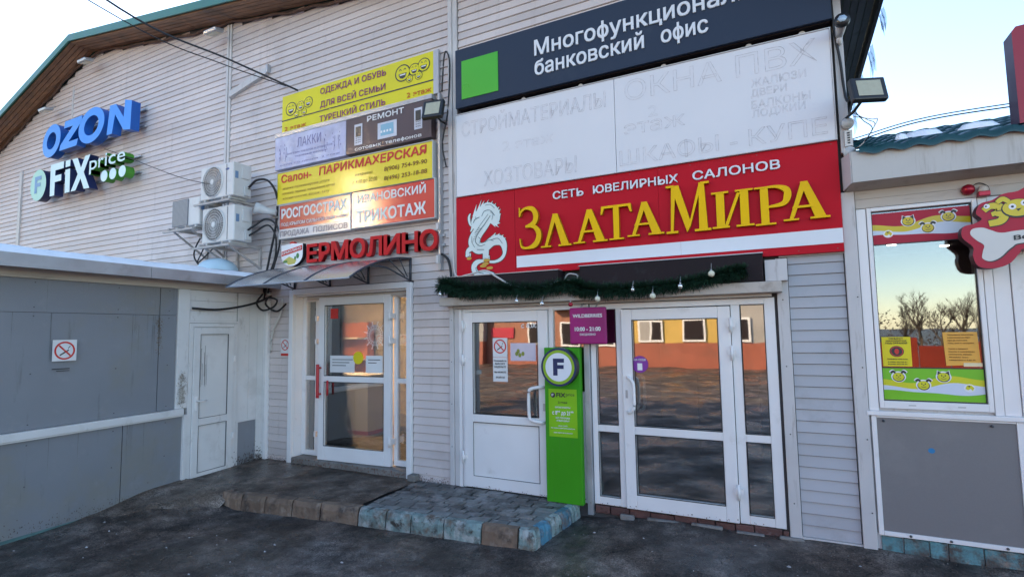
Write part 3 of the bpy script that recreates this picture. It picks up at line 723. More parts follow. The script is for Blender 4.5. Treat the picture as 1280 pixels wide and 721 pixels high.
# bank door leaf
x0, x1, z0, z1 = -3.45, -2.365, .065, 2.085
mb = MB(); mb.box(x0, x0 + .12, -.05, .02, z0, z1); mb.box(x1 - .12, x1, -.05, .02, z0, z1); mb.box(x0 + .12, x1 - .12, -.05, .02, z1 - .12, z1); mb.box(x0 + .12, x1 - .12, -.05, .02, z0, z0 + .13); mb.box(x0 + .12, x1 - .12, -.05, .02, .81, .90)
d2 = mb.build('door', white, bld, bevel=.006)
mb = MB(); mb.box(x0 + .11, x1 - .11, -.03, -.005, z0 + .13, .81); mb.build('lower_panel', white, d2)
mb = MB(); mb.next(); mb.box(x0 + .11, x1 - .11, -.02, -.01, .90, z1 - .12); mb.build('glass_pane', glass, d2)
mb = MB(); mb.next(); mb.frame(x0 + .12, x1 - .12, .90, z1 - .12, .009, -.0525, -.0505); mb.next(); mb.frame(x0 + .12, x1 - .12, z0 + .13, .81, .006, -.0525, -.0505); mb.build('gasket', black, d2)
mb = MB(); hx = x1 - .055
mb.tube(spline([(hx, -.05, .86), (hx - .03, -.085, .86), (hx - .13, -.10, .88), (hx - .16, -.10, .93), (hx - .16, -.10, 1.17), (hx - .13, -.10, 1.22), (hx - .03, -.085, 1.24), (hx, -.05, 1.24)], 5), .019, 8); mb.build('handle', white, d2)
mb = MB(); mb.box(hx - .012, hx + .012, -.054, -.051, .98, 1.06); mb.build('lock', metal_g, d2)
mb = MB()
for zz in (.38, 1.50, 1.90): mb.next(); mb.box(x0 - .035, x0 + .03, -.07, -.05, zz, zz + .05); mb.tube([(x0 - .004, -.075, zz - .04), (x0 - .004, -.075, zz + .09)], .013, 8)
mb.build('hinge', white, d2)
def nosmoke(parent, x0, x1, z0, z1, y, xf=None, strip=True, name='plate'):
    m_ = MB(xf); m_.box(x0, x1, y, y + .003, z0, z1)
    p = m_.build(name, paper, parent); cx = (x0 + x1) / 2; w2 = (x1 - x0) / 2; top = z1; cz = z1 - w2 * 1.02; r = w2 * .86
    m_ = MB(xf); n = 32
    ring = [(cx + r * math.cos(2 * PI * k / n), cz + r * math.sin(2 * PI * k / n)) for k in range(n)]
    ri = [(cx + r * .82 * math.cos(2 * PI * k / n), cz + r * .82 * math.sin(2 * PI * k / n)) for k in range(n)]
    m_.add([(a, y - .001, b) for a, b in ring + ri], [(k, (k + 1) % n, n + (k + 1) % n, n + k) for k in range(n)])
    m_.poly([(cx - .62 * r, cz + .50 * r), (cx - .50 * r, cz + .62 * r), (cx + .62 * r, cz - .50 * r), (cx + .50 * r, cz - .62 * r)], y - .0015)
    if strip: m_.box(x0 + .006, x1 - .006, y - .001, y - .0002, z0 + .006, z0 + (z1 - z0) * .17)
    m_.build('prohibition_ring', redp, parent)
    m_ = MB(xf); m_.poly([(cx - .5 * r, cz - .45 * r), (cx + .35 * r, cz + .12 * r), (cx + .42 * r, cz), (cx - .42 * r, cz - .57 * r)], y - .0008)
    m_.poly([(cx + .35 * r, cz + .2 * r), (cx + .55 * r, cz + .5 * r), (cx + .47 * r, cz + .52 * r), (cx + .28 * r, cz + .22 * r)], y - .0008)
    m_.build('cigarette_symbol', blackp, parent); return p
nosmoke(d2, -3.07, -2.88, 1.56, 1.78, -.024, strip=False, name='sticker')
mb = MB(); mb.box(-3.07, -2.88, -.024, -.021, 1.28, 1.555); mb.build('notice', paper, d2)
mb = MB(); mb.box(-2.84, -2.52, -.024, -.021, 1.52, 1.72); mb.build('notice', mat('pale_notice', (.62, .55, .62), .6), d2)
mb = MB(); put_text(mb, 'Пожалуйста', -3.055, -2.895, 1.51, .018, -.0255); put_text(mb, 'МАСКУ', -3.04, -2.91, 1.475, .02, -.0255); put_text(mb, 'НАДЕНЬТЕ', -3.05, -2.90, 1.44, .02, -.0255); put_text(mb, 'ВЫ МОЖЕТЕ', -3.05, -2.9, 1.38, .018, -.0255); put_text(mb, 'ВОЙТИ', -3.03, -2.92, 1.32, .018, -.0255)
mb.build('print', blackp, d2)
mb = MB()
for c_ in ((-2.76, 1.60), (-2.72, 1.585), (-2.68, 1.60), (-2.74, 1.63)): mb.disc(c_[0], c_[1], .02, .025, -.0255, None, 12)
mb.build('print', mat('print_olive', (.25, .28, .05), .6), d2)
mb = MB(); put_text(mb, 'с 8.00', -2.70, -2.50, 1.89, .055, -.022, ital=.1); mb.build('decal', whitep, d2)

# wide door group
mb = MB(); mb.box(-1.945, -1.885, -.06, .06, -.05, 2.134); mb.build('metal_post', metal_g, bld, bevel=.004)
fx0, fx1, fz0, fz1 = -1.88, -.10, .06, 2.13
mb = MB()
mb.box(fx0, fx0 + .06, YD0, .06, fz0, fz1); mb.box(fx1 - .09, fx1, YD0, .06, fz0, fz1); mb.box(fx0 + .06, fx1 - .09, YD0, .06, fz1 - .06, fz1)
mb.box(-1.60, -1.54, YD0 + .001, .06, fz0, fz1 - .06); mb.box(-.48, -.40, YD0 + .001, .06, fz0, fz1 - .06)
mb.box(fx0 + .06, -1.60, YD0 + .002, .06, fz0, fz0 + .08); mb.box(-.40, fx1 - .09, YD0 + .002, .06, fz0, fz0 + .08)
mb.box(fx0 + .06, -1.60, YD0 + .002, .06, .80, .87); mb.box(-.40, fx1 - .09, YD0 + .002, .06, .80, .87)
f2 = mb.build('door_frame', white, bld, bevel=.005)
mb = MB()
for a, b in ((fx0 + .06, -1.60), (-.40, fx1 - .09)):
    mb.next(); mb.box(a - .005, b + .005, .01, .02, fz0 + .08, .80); mb.next(); mb.box(a - .005, b + .005, .01, .02, .87, fz1 - .06)
mb.build('glass_pane', glass, f2)
mb = MB()
for a, b in ((fx0 + .06, -1.60), (-.40, fx1 - .09)):
    mb.next(); mb.frame(a, b, fz0 + .08, .80, .007, -.0215, -.0195); mb.next(); mb.frame(a, b, .87, fz1 - .06, .007, -.0215, -.0195)
mb.build('gasket', black, f2)
x0, x1, z0, z1 = -1.535, -.485, .065, 2.06
mb = MB(); mb.box(x0, x0 + .11, -.055, .02, z0, z1); mb.box(x1 - .11, x1, -.055, .02, z0, z1); mb.box(x0 + .11, x1 - .11, -.055, .02, z1 - .11, z1); mb.box(x0 + .11, x1 - .11, -.055, .02, z0, z0 + .14); mb.box(x0 + .11, x1 - .11, -.055, .02, .80, .88)
d3 = mb.build('door', white, bld, bevel=.006)
mb = MB(); mb.next(); mb.box(x0 + .10, x1 - .10, -.02, -.01, z0 + .14, .80); mb.next(); mb.box(x0 + .10, x1 - .10, -.02, -.01, .88, z1 - .11); mb.build('glass_pane', glass, d3)
mb = MB(); mb.next(); mb.frame(x0 + .11, x1 - .11, z0 + .14, .80, .008, -.0575, -.0555); mb.next(); mb.frame(x0 + .11, x1 - .11, .88, z1 - .11, .008, -.0575, -.0555); mb.build('gasket', black, d3)
mb = MB()
for hx, yy in ((x0 + .05, 1), (x0 + .10, -1)):
    s_ = -1 if yy > 0 else -.6
    mb.tube(spline([(hx, -.05, 1.02), (hx + .02, -.09, 1.02), (hx + .06, -.11, 1.05), (hx + .075, -.11, 1.10), (hx + .075, -.11, 1.28), (hx + .06, -.11, 1.34), (hx + .02, -.09, 1.37), (hx, -.05, 1.37)] if yy > 0 else [(hx + .03, .03, 1.03), (hx + .08, .07, 1.05), (hx + .09, .07, 1.2), (hx + .08, .07, 1.36), (hx + .03, .03, 1.38)], 5), .017, 8)
mb.build('handle', white, d3)
mb = MB(); mb.box(x0 + .028, x0 + .05, -.059, -.056, 1.16, 1.24); mb.build('lock', metal_g, d3)
mb = MB()
for zz in (.33, 1.60, 1.86): mb.next(); mb.box(x1 - .03, x1 + .045, -.075, -.055, zz, zz + .05); mb.tube([(x1 + .006, -.08, zz - .05), (x1 + .006, -.08, zz + .09)], .013, 8)
mb.build('hinge', white, d3)
mb = MB(); mb.disc(-1.36, 1.50, .085, .085, -.024, None, 30); mb.build('sticker', mat('violet', (.22, .03, .30), .4), d3)
mb = MB(); mb.box(-1.385, -1.335, -.026, -.0245, 1.44, 1.51); put_text(mb, 'НА СЕБЯ', -1.42, -1.30, 1.535, .02, -.026); mb.build('print', whitep, d3)
# sill bricks
x = -1.87; k = 0
while x < -.12:
    l = random.uniform(.15, .24); b_ = min(x + l, -.08)
    mb = MB(); mb.box(x + .004, b_ - .004, -.035 + random.uniform(-.01, .012), .05, -.03 + random.uniform(0, .01), .052 + random.uniform(-.008, .003)); mb.build('sill_brick', brickm, bld, bevel=.007); x = b_
x = -1.6
while x < -.12:
    l = random.uniform(.16, .34); mb = MB(); mb.box(x, x + l - .02, -.085, -.04, -.05, .012 + random.uniform(-.01, .008)); mb.build('sill_stone', concrete, bld, bevel=.012); x += l + random.uniform(.0, .12)
# lower edging below sidings
mb = MB(); mb.next(); mb.box(.02, .47, -.03, 0, -.05, .02); mb.next(); mb.box(-4.225, -3.66, -.02, 0, -.05, .04); mb.next(); mb.box(-6.88, -6.44, -.02, 0, 0, .04); mb.build('starter_strip', white_d, bld)
mb = MB(); mb.next(); mb.box(-.045, .47, -.028, -.001, 2.49, 2.52); mb.next(); mb.box(-.16, .02, -.15, -.003, 2.27, 2.46); mb.build('header_cap', white_d, bld)

# ------------------------------------------------------------------ dark roller housings above doors
t = thing('shutter_housing', 'long dark shutter housing above the wide glass door, right of the pair', 'shutter box', (-1, -.1, 2.27), 'dark shutter housings')
mb = MB(); mb.box(-1.92, -.175, -.20, -.005, 2.267, 2.52); mb.build('casing', dark, t, bevel=.008); mb = MB(); mb.box(-1.925, -.17, -.205, -.004, 2.522, 2.53); mb.build('top_rail', metal_g, t)
t = thing('shutter_housing', 'shorter dark shutter housing above the white bank door, left of the pair', 'shutter box', (-3, -.1, 2.27), 'dark shutter housings')
mb = MB(); mb.box(-3.585, -2.16, -.20, -.005, 2.267, 2.50); mb.build('casing', dark, t, bevel=.008); mb = MB(); mb.box(-3.59, -2.155, -.205, -.004, 2.502, 2.51); mb.build('top_rail', metal_g, t)

# ------------------------------------------------------------------ signs on the right half of the facade
def signbox(name, label, cat, x0, x1, z0, z1, yf, m, yb=-.02, frame_m=None, group=None):
    t = thing(name, label, cat, ((x0 + x1) / 2, yb, z0), group)
    mb = MB(); mb.box(x0, x1, yf, yb, z0, z1); mb.build('panel', m, t, bevel=.004)
    if frame_m:
        mb = MB(); e = .012; mb.box(x0 - e, x0 - .001, yf - .008, yb, z0 - e, z1 + e); mb.box(x1 + .001, x1 + e, yf - .008, yb, z0 - e, z1 + e)
        mb.box(x0, x1, yf - .008, yb, z1 + .001, z1 + e); mb.box(x0, x1, yf - .008, yb, z0 - e, z0 - .001); mb.build('frame', frame_m, t)
    return t
t = signbox('bank_sign', 'dark navy bank office sign with a green square and white lettering, topmost over the doors', 'sign', -3.485, .485, 4.575, 5.315, -.14, darkblue, yb=-.10)
mb = MB(); mb.box(-3.39, -2.885, -.148, -.141, 4.67, 5.15); mb.build('green_square', bankgreen, t)
W2 = [letter_w, letter_w]
txt(t, 'Многофункциональный', -2.41, .30, 4.965, .175, -.150, W2, bold=.018, depth=.009); txt(t, 'банковский', -2.41, -1.17, 4.735, .17, -.150, W2, bold=.018, depth=.009); txt(t, 'офис', -1.0, -.545, 4.735, .165, -.150, W2, bold=.018, depth=.009)
mb = MB()
for x in (-3.3, -1.8, -.4, .3): mb.next(); mb.box(x, x + .04, -.099, -.018, 4.62, 5.26)
mb.build('stand_off', dark, t)
mb = MB(); mb.box(-3.47, .47, -.098, -.018, 4.565, 4.60); mb.build('underside', dark, t)

t = thing('faded_signboard', 'long blank white signboard with ghost outlines of removed lettering, under the navy bank sign', 'sign', (-1.5, -.03, 3.49))
for a, b in ((-3.505, -1.517), (-1.512, .46)):
    mb = MB(); mb.box(a, b, -.10, -.02, 3.495, 4.505); mb.build('panel', faded, t, bevel=.003)
mb = MB(); mb.box(-3.515, -3.506, -.108, -.02, 3.485, 4.515); mb.next(); mb.box(.461, .470, -.108, -.02, 3.485, 4.515); mb.next(); mb.box(-3.505, .46, -.108, -.02, 4.507, 4.515); mb.next(); mb.box(-3.505, .46, -.108, -.02, 3.486, 3.493)
mb.build('edge_profile', white_d, t)
ot = lambda s_, a, b, zb, h, bold=.05: outline_txt(t, s_, a, b, zb, h, -.1015, fadedline, faded, bold)
ot('ОКНА ПВХ', -1.40, .35, 4.235, .20); ot('2', -1.165, -1.075, 4.02, .11, .04); ot('этаж', -1.42, -.81, 3.87, .14); ot('ЖАЛЮЗИ', -.195, .26, 4.11, .07, .035); ot('ДВЕРИ', -.20, .10, 4.015, .065, .035)
ot('БАЛКОНЫ', -.20, .285, 3.90, .07, .035); ot('ЛОДЖИИ', -.20, .24, 3.815, .065, .035); ot('ШКАФЫ - КУПЕ', -1.475, .40, 3.555, .145); ot('СТРОЙМАТЕРИАЛЫ', -3.42, -1.61, 4.225, .16); ot('2 этаж', -2.86, -2.22, 3.95, .11); ot('ХОЗТОВАРЫ', -3.115, -1.955, 3.57, .165)
mb = MB()
for x in (-2.6, -1.9, -1.0, -.2, .25): mb.disc(x, 4.53, .03, .03, -.06, -.03, 12)
mb.build('mounting_eye', white_d, t, kind='stuff')

t = thing('jewellery_sign', 'bright red jewellery shop sign with raised yellow serif letters and a white dragon', 'sign', (-1.5, -.03, 2.5))
mb = MB(); mb.box(-3.525, -2.729, -.08, -.02, 2.502, 3.483); mb.next(); mb.box(-2.726, -1.1, -.08, -.02, 2.502, 3.483); mb.next(); mb.box(-1.0985, .468, -.08, -.02, 2.502, 3.483); mb.build('panel', red, t, bevel=.002)
mb = MB(); mb.box(-2.71, -.9, -.086, -.0805, 2.575, 2.705); mb.next(); mb.box(-.898, .466, -.086, -.0805, 2.575, 2.705); mb.build('white_band', letter_w, t)
txt(t, 'СЕТЬ', -2.245, -1.89, 3.30, .082, -.094, W2, bold=.022, depth=.013); txt(t, 'ЮВЕЛИРНЫХ', -1.78, -.90, 3.30, .082, -.094, W2, bold=.022, depth=.013); txt(t, 'САЛОНОВ', -.76, .01, 3.30, .082, -.094, W2, bold=.022, depth=.013)
mb = MB()
for i in range(14):
    for z_ in (2.53, 3.46): mb.disc(-3.48 + i * .30, z_, .006, .006, -.0815, None, 8)
mb.build('rivet_heads', mat('rivet', (.25, .05, .05), .4), t, kind='stuff')
GL = {
 'Л': [[(.40, 1), (.56, 1), (.92, .04), (.68, .04)], [(.41, .97), (.49, .80), (.22, .04), (.13, .04)], [(0, 0), (.34, 0), (.34, .045), (0, .045)], [(.58, 0), (1, 0), (1, .05), (.58, .05)]],
 'Т': [[(.41, .04), (.59, .04), (.59, .95), (.41, .95)], [(.27, 0), (.73, 0), (.73, .045), (.27, .045)], [(.0, .76), (.05, .76), (.12, .93), (.88, .93), (.95, .76), (1, .76), (.97, 1), (.03, 1)]],
 'М': [[(.10, .04), (.16, .04), (.24, .96), (.14, .96)], [(.13, .99), (.31, .99), (.57, .17), (.47, 0)], [(.47, 0), (.55, .12), (.84, .99), (.77, .99)], [(.76, .99), (.88, .99), (.93, .04), (.74, .04)], [(0, 0), (.27, 0), (.27, .045), (0, .045)], [(.64, 0), (1, 0), (1, .045), (.64, .045)], [(.02, .955), (.2, .955), (.2, 1), (.02, 1)], [(.8, .955), (.99, .955), (.99, 1), (.8, 1)]],
 'И': [[(.11, .04), (.31, .04), (.31, .95), (.11, .95)], [(.69, .04), (.89, .04), (.89, .95), (.69, .95)], [(.30, .05), (.38, .05), (.70, .92), (.62, .92)], [(0, 0), (.42, 0), (.42, .05), (0, .05)], [(.58, 0), (1, 0), (1, .05), (.58, .05)], [(0, .95), (.42, .95), (.42, 1), (0, 1)], [(.58, .95), (1, .95), (1, 1), (.58, 1)]],
 'Р': [[(.16, .04), (.38, .04), (.38, .95), (.16, .95)], [(0, 0), (.56, 0), (.56, .045), (0, .045)], [(0, .955), (.3, .955), (.3, 1), (0, 1)], ribbon([(.3, .975, .05), (.62, .965, .08), (.87, .86, .17), (.89, .68, .20), (.76, .51, .12), (.36, .46, .05)])],
 'З': [ribbon([(.05, .80, .03), (.09, .90, .06), (.30, .97, .06), (.60, .93, .13), (.74, .76, .21), (.62, .59, .14), (.28, .53, .045)]), ribbon([(.28, .545, .04), (.66, .51, .10), (.86, .32, .21), (.72, .11, .16), (.40, .03, .06), (.13, .05, .06), (.05, .15, .05), (.03, .26, .03)]), [(.0, .78), (.05, .78), (.05, 1), (.0, 1)]],
}
GL['А'] = GL['Л'] + [[(.20, .31), (.70, .31), (.67, .37), (.22, .37)]]
BX = [('З', -2.651, -2.369, 2.768, 3.247), ('Л', -2.386, -2.027, 2.768, 3.132), ('А', -2.002, -1.626, 2.777, 3.132), ('Т', -1.695, -1.363, 2.781, 3.144), ('А', -1.415, -1.045, 2.797, 3.14), ('М', -1.023, -.604, 2.788, 3.266), ('И', -.592, -.228, 2.794, 3.143), ('Р', -.217, .087, 2.784, 3.141), ('А', .014, .378, 2.803, 3.147)]
for ch, a, b, c, d in BX:
    mb = MB()
    for k, P in enumerate(GL[ch]): mb.poly([(a + p[0] * (b - a), c + p[1] * (d - c)) for p in P], -.128 - .0006 * k, -.0805 - .0003 * k, side=1)
    mb.build('raised_letter', [gold, goldside], t)
# dragon emblem, flat print on the first panel
def dz(u, v):
    vt = 128 - (u - 57) * .13; vb = 674 - (u - 57) * .076
    return (-3.525 + (u - 57) * (.798 / 406), 3.483 - (v - vt) / (vb - vt) * .981)
def rb(pts, k=1): return ribbon([(*dz(u, v), w_ * .00197 * k) for u, v, w_ in pts])
body = [(295, 235, 62), (262, 300, 66), (205, 375, 74), (185, 430, 80), (215, 470, 70), (262, 462, 58), (310, 425, 56), (355, 415, 60), (385, 440, 44), (392, 500, 22), (370, 540, 20), (330, 560, 16), (290, 562, 14)]
neck = [(320, 310, 50), (335, 265, 60), (320, 220, 66), (280, 200, 70), (240, 225, 64), (205, 270, 62), (185, 315, 48), (170, 330, 20)]
tail = [(262, 552, 10), (205, 565, 30), (182, 600, 36), (200, 640, 34), (250, 645, 30), (300, 640, 20), (330, 655, 14)]
outl = MB(); fill = MB(); ink = MB()
kk = 0
def both(pts):
    global kk
    kk += 1; outl.poly(rb([(a, b, c + 9) for a, b, c in pts]), -.0812 - .00002 * kk); fill.poly(rb(pts), -.0822 - .00003 * kk)
def spike(a, b, c):
    global kk
    kk += 1; P = [dz(*a), dz(*b), dz(*c)]; cx = sum(p[0] for p in P) / 3; cz_ = sum(p[1] for p in P) / 3
    outl.poly([(cx + (p[0] - cx) * 1.25, cz_ + (p[1] - cz_) * 1.1) for p in P], -.0812 - .00002 * kk); fill.poly(P, -.0822 - .00003 * kk)
for a, b, c in [((195, 240), (240, 140), (215, 240)), ((205, 225), (260, 145), (232, 225)), ((175, 255), (205, 170), (195, 250)), ((235, 215), (290, 140), (262, 212)), ((262, 205), (318, 150), (290, 210)), ((290, 212), (340, 165), (315, 225)), ((310, 225), (362, 190), (335, 245)), ((325, 240), (370, 205), (345, 262)), ((335, 260), (372, 235), (350, 300)), ((335, 285), (366, 300), (340, 315)), ((330, 300), (358, 330), (325, 315)), ((318, 300), (335, 330), (300, 300)),
                ((290, 405), (335, 365), (320, 410)), ((315, 400), (362, 370), (345, 410)), ((340, 400), (388, 380), (365, 415)), ((360, 405), (402, 400), (380, 430)), ((375, 420), (403, 430), (392, 450)), ((385, 440), (400, 465), (380, 465)), ((375, 440), (385, 480), (365, 450)),
                ((185, 600), (165, 580), (190, 580)), ((180, 625), (163, 625), (190, 605)), ((195, 650), (185, 662), (215, 645))]: spike(a, b, c)
both(neck); both(body); both(tail)
both([(160, 235, 6), (150, 262, 16), (155, 300, 14), (165, 320, 8)]); both([(178, 320, 20), (168, 345, 12), (160, 358, 6)])
both([(165, 470, 34), (140, 490, 26), (135, 515, 22), (128, 530, 12)]); both([(262, 470, 50), (265, 510, 40), (262, 535, 34)])
for i in range(5): both([(250 + i * 9, 520, 9), (248 + i * 10, 545, 6)])
for i in range(4): both([(130 + i * 9, 505, 9), (126 + i * 10, 528, 5)])
for P in ([(300, 250, 4), (262, 305, 5), (212, 372, 5), (195, 425, 5), (225, 455, 4), (262, 445, 3)], [(285, 240, 3), (240, 300, 3), (190, 370, 3)], [(300, 415, 4), (350, 405, 4), (380, 440, 3)], [(330, 250, 4), (300, 215, 4), (260, 220, 4), (240, 255, 3)], [(225, 260, 4), (195, 275, 6), (180, 300, 4)], [(205, 480, 4), (255, 480, 4)], [(195, 600, 4), (205, 630, 4), (250, 640, 3)], [(310, 280, 3), (318, 240, 3), (300, 225, 3)],
          [(265, 180, 3), (300, 175, 3), (330, 200, 3)], [(215, 395, 3), (230, 410, 3), (225, 440, 3)], [(260, 430, 3), (290, 415, 3), (320, 420, 3)], [(170, 390, 3), (170, 430, 3), (190, 465, 3)]):
    kk += 1; ink.poly(rb(P), -.0842 - .00003 * kk)
for i in range(9): kk += 1; ink.poly(rb([(232 - i * 8 + 10, 340 + i * 11, 2), (215 - i * 6, 335 + i * 12, 3)]), -.0842 - .00003 * kk)
ink.disc(*dz(198, 262), .008, .006, -.0865, None, 8)
outl.build('dragon_outline', blackp, t); fill.build('dragon_emblem', mat('dragon_white', (.66, .74, .72), .4), t); ink.build('dragon_lines', mat('dragon_ink', (.10, .16, .17), .5), t)
mb = MB()
for i, (u, v) in enumerate([(150, 540), (265, 575), (248, 590), (292, 603), (272, 552)]): mb.disc(*dz(u, v), .045 if i else .034, .018, -.0875 - .0002 * i, None, 20)
mb.build('coin_print', mat('coin_gold', (.55, .32, .04), .4), t)

# ------------------------------------------------------------------ banner stack on the left of the divider
FR = acgray
t = signbox('clothing_banner', 'yellow clothing and footwear banner with smiling round faces, top of the banner stack', 'banner', -6.655, -3.87, 4.885, 5.455, -.06, yellow)
mb = MB(); mb.box(-3.868, -3.79, -.062, -.02, 4.88, 5.46); mb.build('side_profile', metal_g, t)
mb = MB(); mb.box(-6.655, -3.87, -.0625, -.0605, 5.060, 5.078); mb.build('black_line', blackp, t)
for s_, a, b, z_, h in (('ОДЕЖДА И ОБУВЬ', -5.86, -4.64, 5.315, .085), ('ДЛЯ ВСЕЙ СЕМЬИ', -5.86, -4.65, 5.118, .085), ('ТУРЕЦКИЙ СТИЛЬ', -5.87, -4.65, 4.905, .085)):
    txt(t, s_, a, b, z_, h, -.0635, purple, bold=.02)
txt(t, '2 этаж', -6.59, -6.14, 4.905, .06, -.0635, orangep); txt(t, '2 этаж', -4.29, -3.90, 4.92, .065, -.0635, orangep)
def smiley(parent, cx, cz, r, y):
    a = MB(); a.disc(cx, cz, r, r * .92, y); a.poly([(cx - .55 * r, cz - .05 * r), (cx + .55 * r, cz - .05 * r), (cx + .35 * r, cz - .5 * r), (cx, cz - .62 * r), (cx - .35 * r, cz - .5 * r)], y - .0012)
    for sg in (-1, 1): a.poly(ribbon([(cx + sg * .3 * r - .16 * r, cz + .28 * r, .07 * r), (cx + sg * .3 * r, cz + .45 * r, .09 * r), (cx + sg * .3 * r + .16 * r, cz + .28 * r, .07 * r)], 4), y - .0012)
    a.build('smiley_print', blackp, parent); b = MB(); b.disc(cx, cz, r * .86, r * .79, y - .0006)
    b.build('smiley_face', yellow, parent)
    c = MB(); c.poly([(cx - .4 * r, cz - .12 * r), (cx + .4 * r, cz - .12 * r), (cx + .34 * r, cz - .25 * r), (cx - .34 * r, cz - .25 * r)], y - .0016); c.build('smiley_teeth', whitep, parent)
for dx, dz_, r in ((0, 0, .115), (.20, .005, .082), (.36, .03, .09), (.12, -.105, .05), (.275, -.095, .055)):
    smiley(t, -6.46 + dx, 5.225 + dz_, r, -.0635); smiley(t, -4.36 + dx * .95, 5.275 + dz_, r * 1.1, -.0635)

t = signbox('childrens_banner', 'pale lilac banner with thin dark lettering and curling sketches, left of the brown phone banner', 'banner', -6.72, -5.30, 4.305, 4.80, -.12, lilac)
mb = MB(); mb.box(-6.73, -5.3, -.125, -.03, 4.802, 4.86); mb.build('top_rail', metal_g, t)
txt(t, 'ЛАККИ', -6.25, -5.77, 4.585, .13, -.1225, violetp, bold=.0); txt(t, 'магазин товаров и подарков', -6.45, -5.55, 4.50, .03, -.1225, violetp, bold=0); txt(t, 'тканевые наборы', -6.3, -5.65, 4.44, .03, -.1225, violetp, bold=0); txt(t, 'вход со двора  2 этаж', -6.6, -5.4, 4.35, .025, -.1225, violetp, bold=0)
mb = MB()
for x0_ in (-6.62, -6.5, -5.68, -5.52, -5.42):
    S = spline([(x0_, 4.40 + .02 * random.random(), 0), (x0_ + .03 * random.uniform(-1, 1), 4.55, 0), (x0_ + .05 * random.uniform(-1, 1), 4.70, 0)], 4); mb.poly(ribbon([(p[0], p[1], .008) for p in S[::3]], 3), -.1222)
    for q in range(4): mb.disc(x0_ + random.uniform(-.03, .03), 4.48 + q * .06, .007, .014, -.1225 - .0002 * q, None, 6)
mb.build('sketch_print', violetp, t)
t = signbox('phone_repair_banner', 'brown phone repair banner picturing three handsets, right of the pale lilac banner', 'banner', -5.295, -3.86, 4.305, 4.80, -.12, brown)
mb = MB(); mb.box(-5.299, -3.85, -.125, -.03, 4.802, 4.86); mb.build('top_rail', metal_g, t)
txt(t, 'РЕМОНТ', -4.915, -4.29, 4.70, .072, -.1225, whitep, bold=.03); txt(t, 'сотовых', -5.13, -4.67, 4.335, .045, -.1225, whitep); txt(t, 'телефонов', -4.60, -4.01, 4.335, .045, -.1225, whitep)
def phone(x0_, x1_, z0_, z1_, wide=False):
    mb = MB(); mb.box(x0_, x1_, -.1232, -.1205, z0_, z1_); mb.build('handset_print', mat('phone_silver', (.55, .58, .66), .3), t)
    mb = MB(); e = (x1_ - x0_) * .16; mb.box(x0_ + e, x1_ - e, -.1245, -.1235, z0_ + (z1_ - z0_) * (.18 if wide else .4), z1_ - (z1_ - z0_) * .12)
    mb.build('handset_screen', mat('phone_screen', (.20, .42, .55), .3) if wide else blackp, t)
    mb = MB()
    if wide:
        for k in range(4): mb.box(x0_ + e + .05 * k, x0_ + e + .05 * k + .03, -.1255, -.1247, z0_ + .08, z0_ + .11)
    else:
        for r_ in range(3):
            for k in range(3): mb.box(x0_ + e * 1.2 + k * e * 1.5, x0_ + e * 1.9 + k * e * 1.5, -.1245, -.1235, z0_ + .03 + r_ * .03, z0_ + .045 + r_ * .03)
    mb.build('handset_keys', blackp if not wide else whitep, t)
phone(-5.14, -5.0, 4.41, 4.70); phone(-4.73, -4.41, 4.42, 4.64, True); phone(-4.125, -4.0, 4.44, 4.72)
t = signbox('hairdresser_banner', 'wide yellow hairdressing salon banner with red heading and phone numbers', 'banner', -6.655, -3.845, 3.775, 4.245, -.12, mat('banner_yellow_gloss', (.72, .58, .003), .5, .05, 2, coat=.7, bump=.05, bscale=4), frame_m=FR)
txt(t, 'Салон-', -6.57, -5.95, 4.09, .115, -.1225, redp, bold=.03); txt(t, 'ПАРИКМАХЕРСКАЯ', -5.80, -3.94, 4.095, .115, -.1225, redp, bold=.035, ital=.08)
bt = mat('print_brown', (.22, .08, .01), .5)
for i, s_ in enumerate(('· модные парикмахерские услуги', '· маникюр, педикюр, наращивание ногтей', '· косметология, визаж, тату')): txt(t, s_, -6.57, -5.60 + .1 * (i == 1), 3.985 - i * .075, .035, -.1225, bt, bold=0, ital=.15)
txt(t, 'ежедневно', -5.12, -4.82, 3.98, .04, -.1225, bt, bold=0, ital=.15); txt(t, 'с 9.00 до 20.00', -5.17, -4.74, 3.875, .05, -.1225, bt, bold=.0, ital=.15)
txt(t, '8(906) 754-99-90', -4.62, -3.93, 3.975, .055, -.1225, bt, bold=.012, ital=.1); txt(t, '8(496) 253-18-88', -4.62, -3.93, 3.85, .055, -.1225, bt, bold=.012, ital=.1)
t = thing('insurance_banner', 'dull red insurance banner with a white lower strip, left of the bright red knitwear banner', 'banner', (-5.9, -.02, 3.26))
mb = MB(); mb.box(-6.59, -5.205, -.12, -.02, 3.40, 3.745); mb.build('panel', redban, t); mb = MB(); mb.box(-6.59, -5.205, -.119, -.02, 3.265, 3.398); mb.build('white_strip', mat('strip_white', (.6, .58, .58), .3, coat=.6), t)
mb = MB(); mb.box(-6.602, -6.591, -.128, -.02, 3.253, 3.757); mb.next(); mb.box(-5.203, -5.193, -.128, -.02, 3.253, 3.757); mb.next(); mb.box(-6.59, -5.204, -.128, -.02, 3.746, 3.757); mb.next(); mb.box(-6.59, -5.204, -.128, -.02, 3.253, 3.264); mb.build('frame', FR, t)
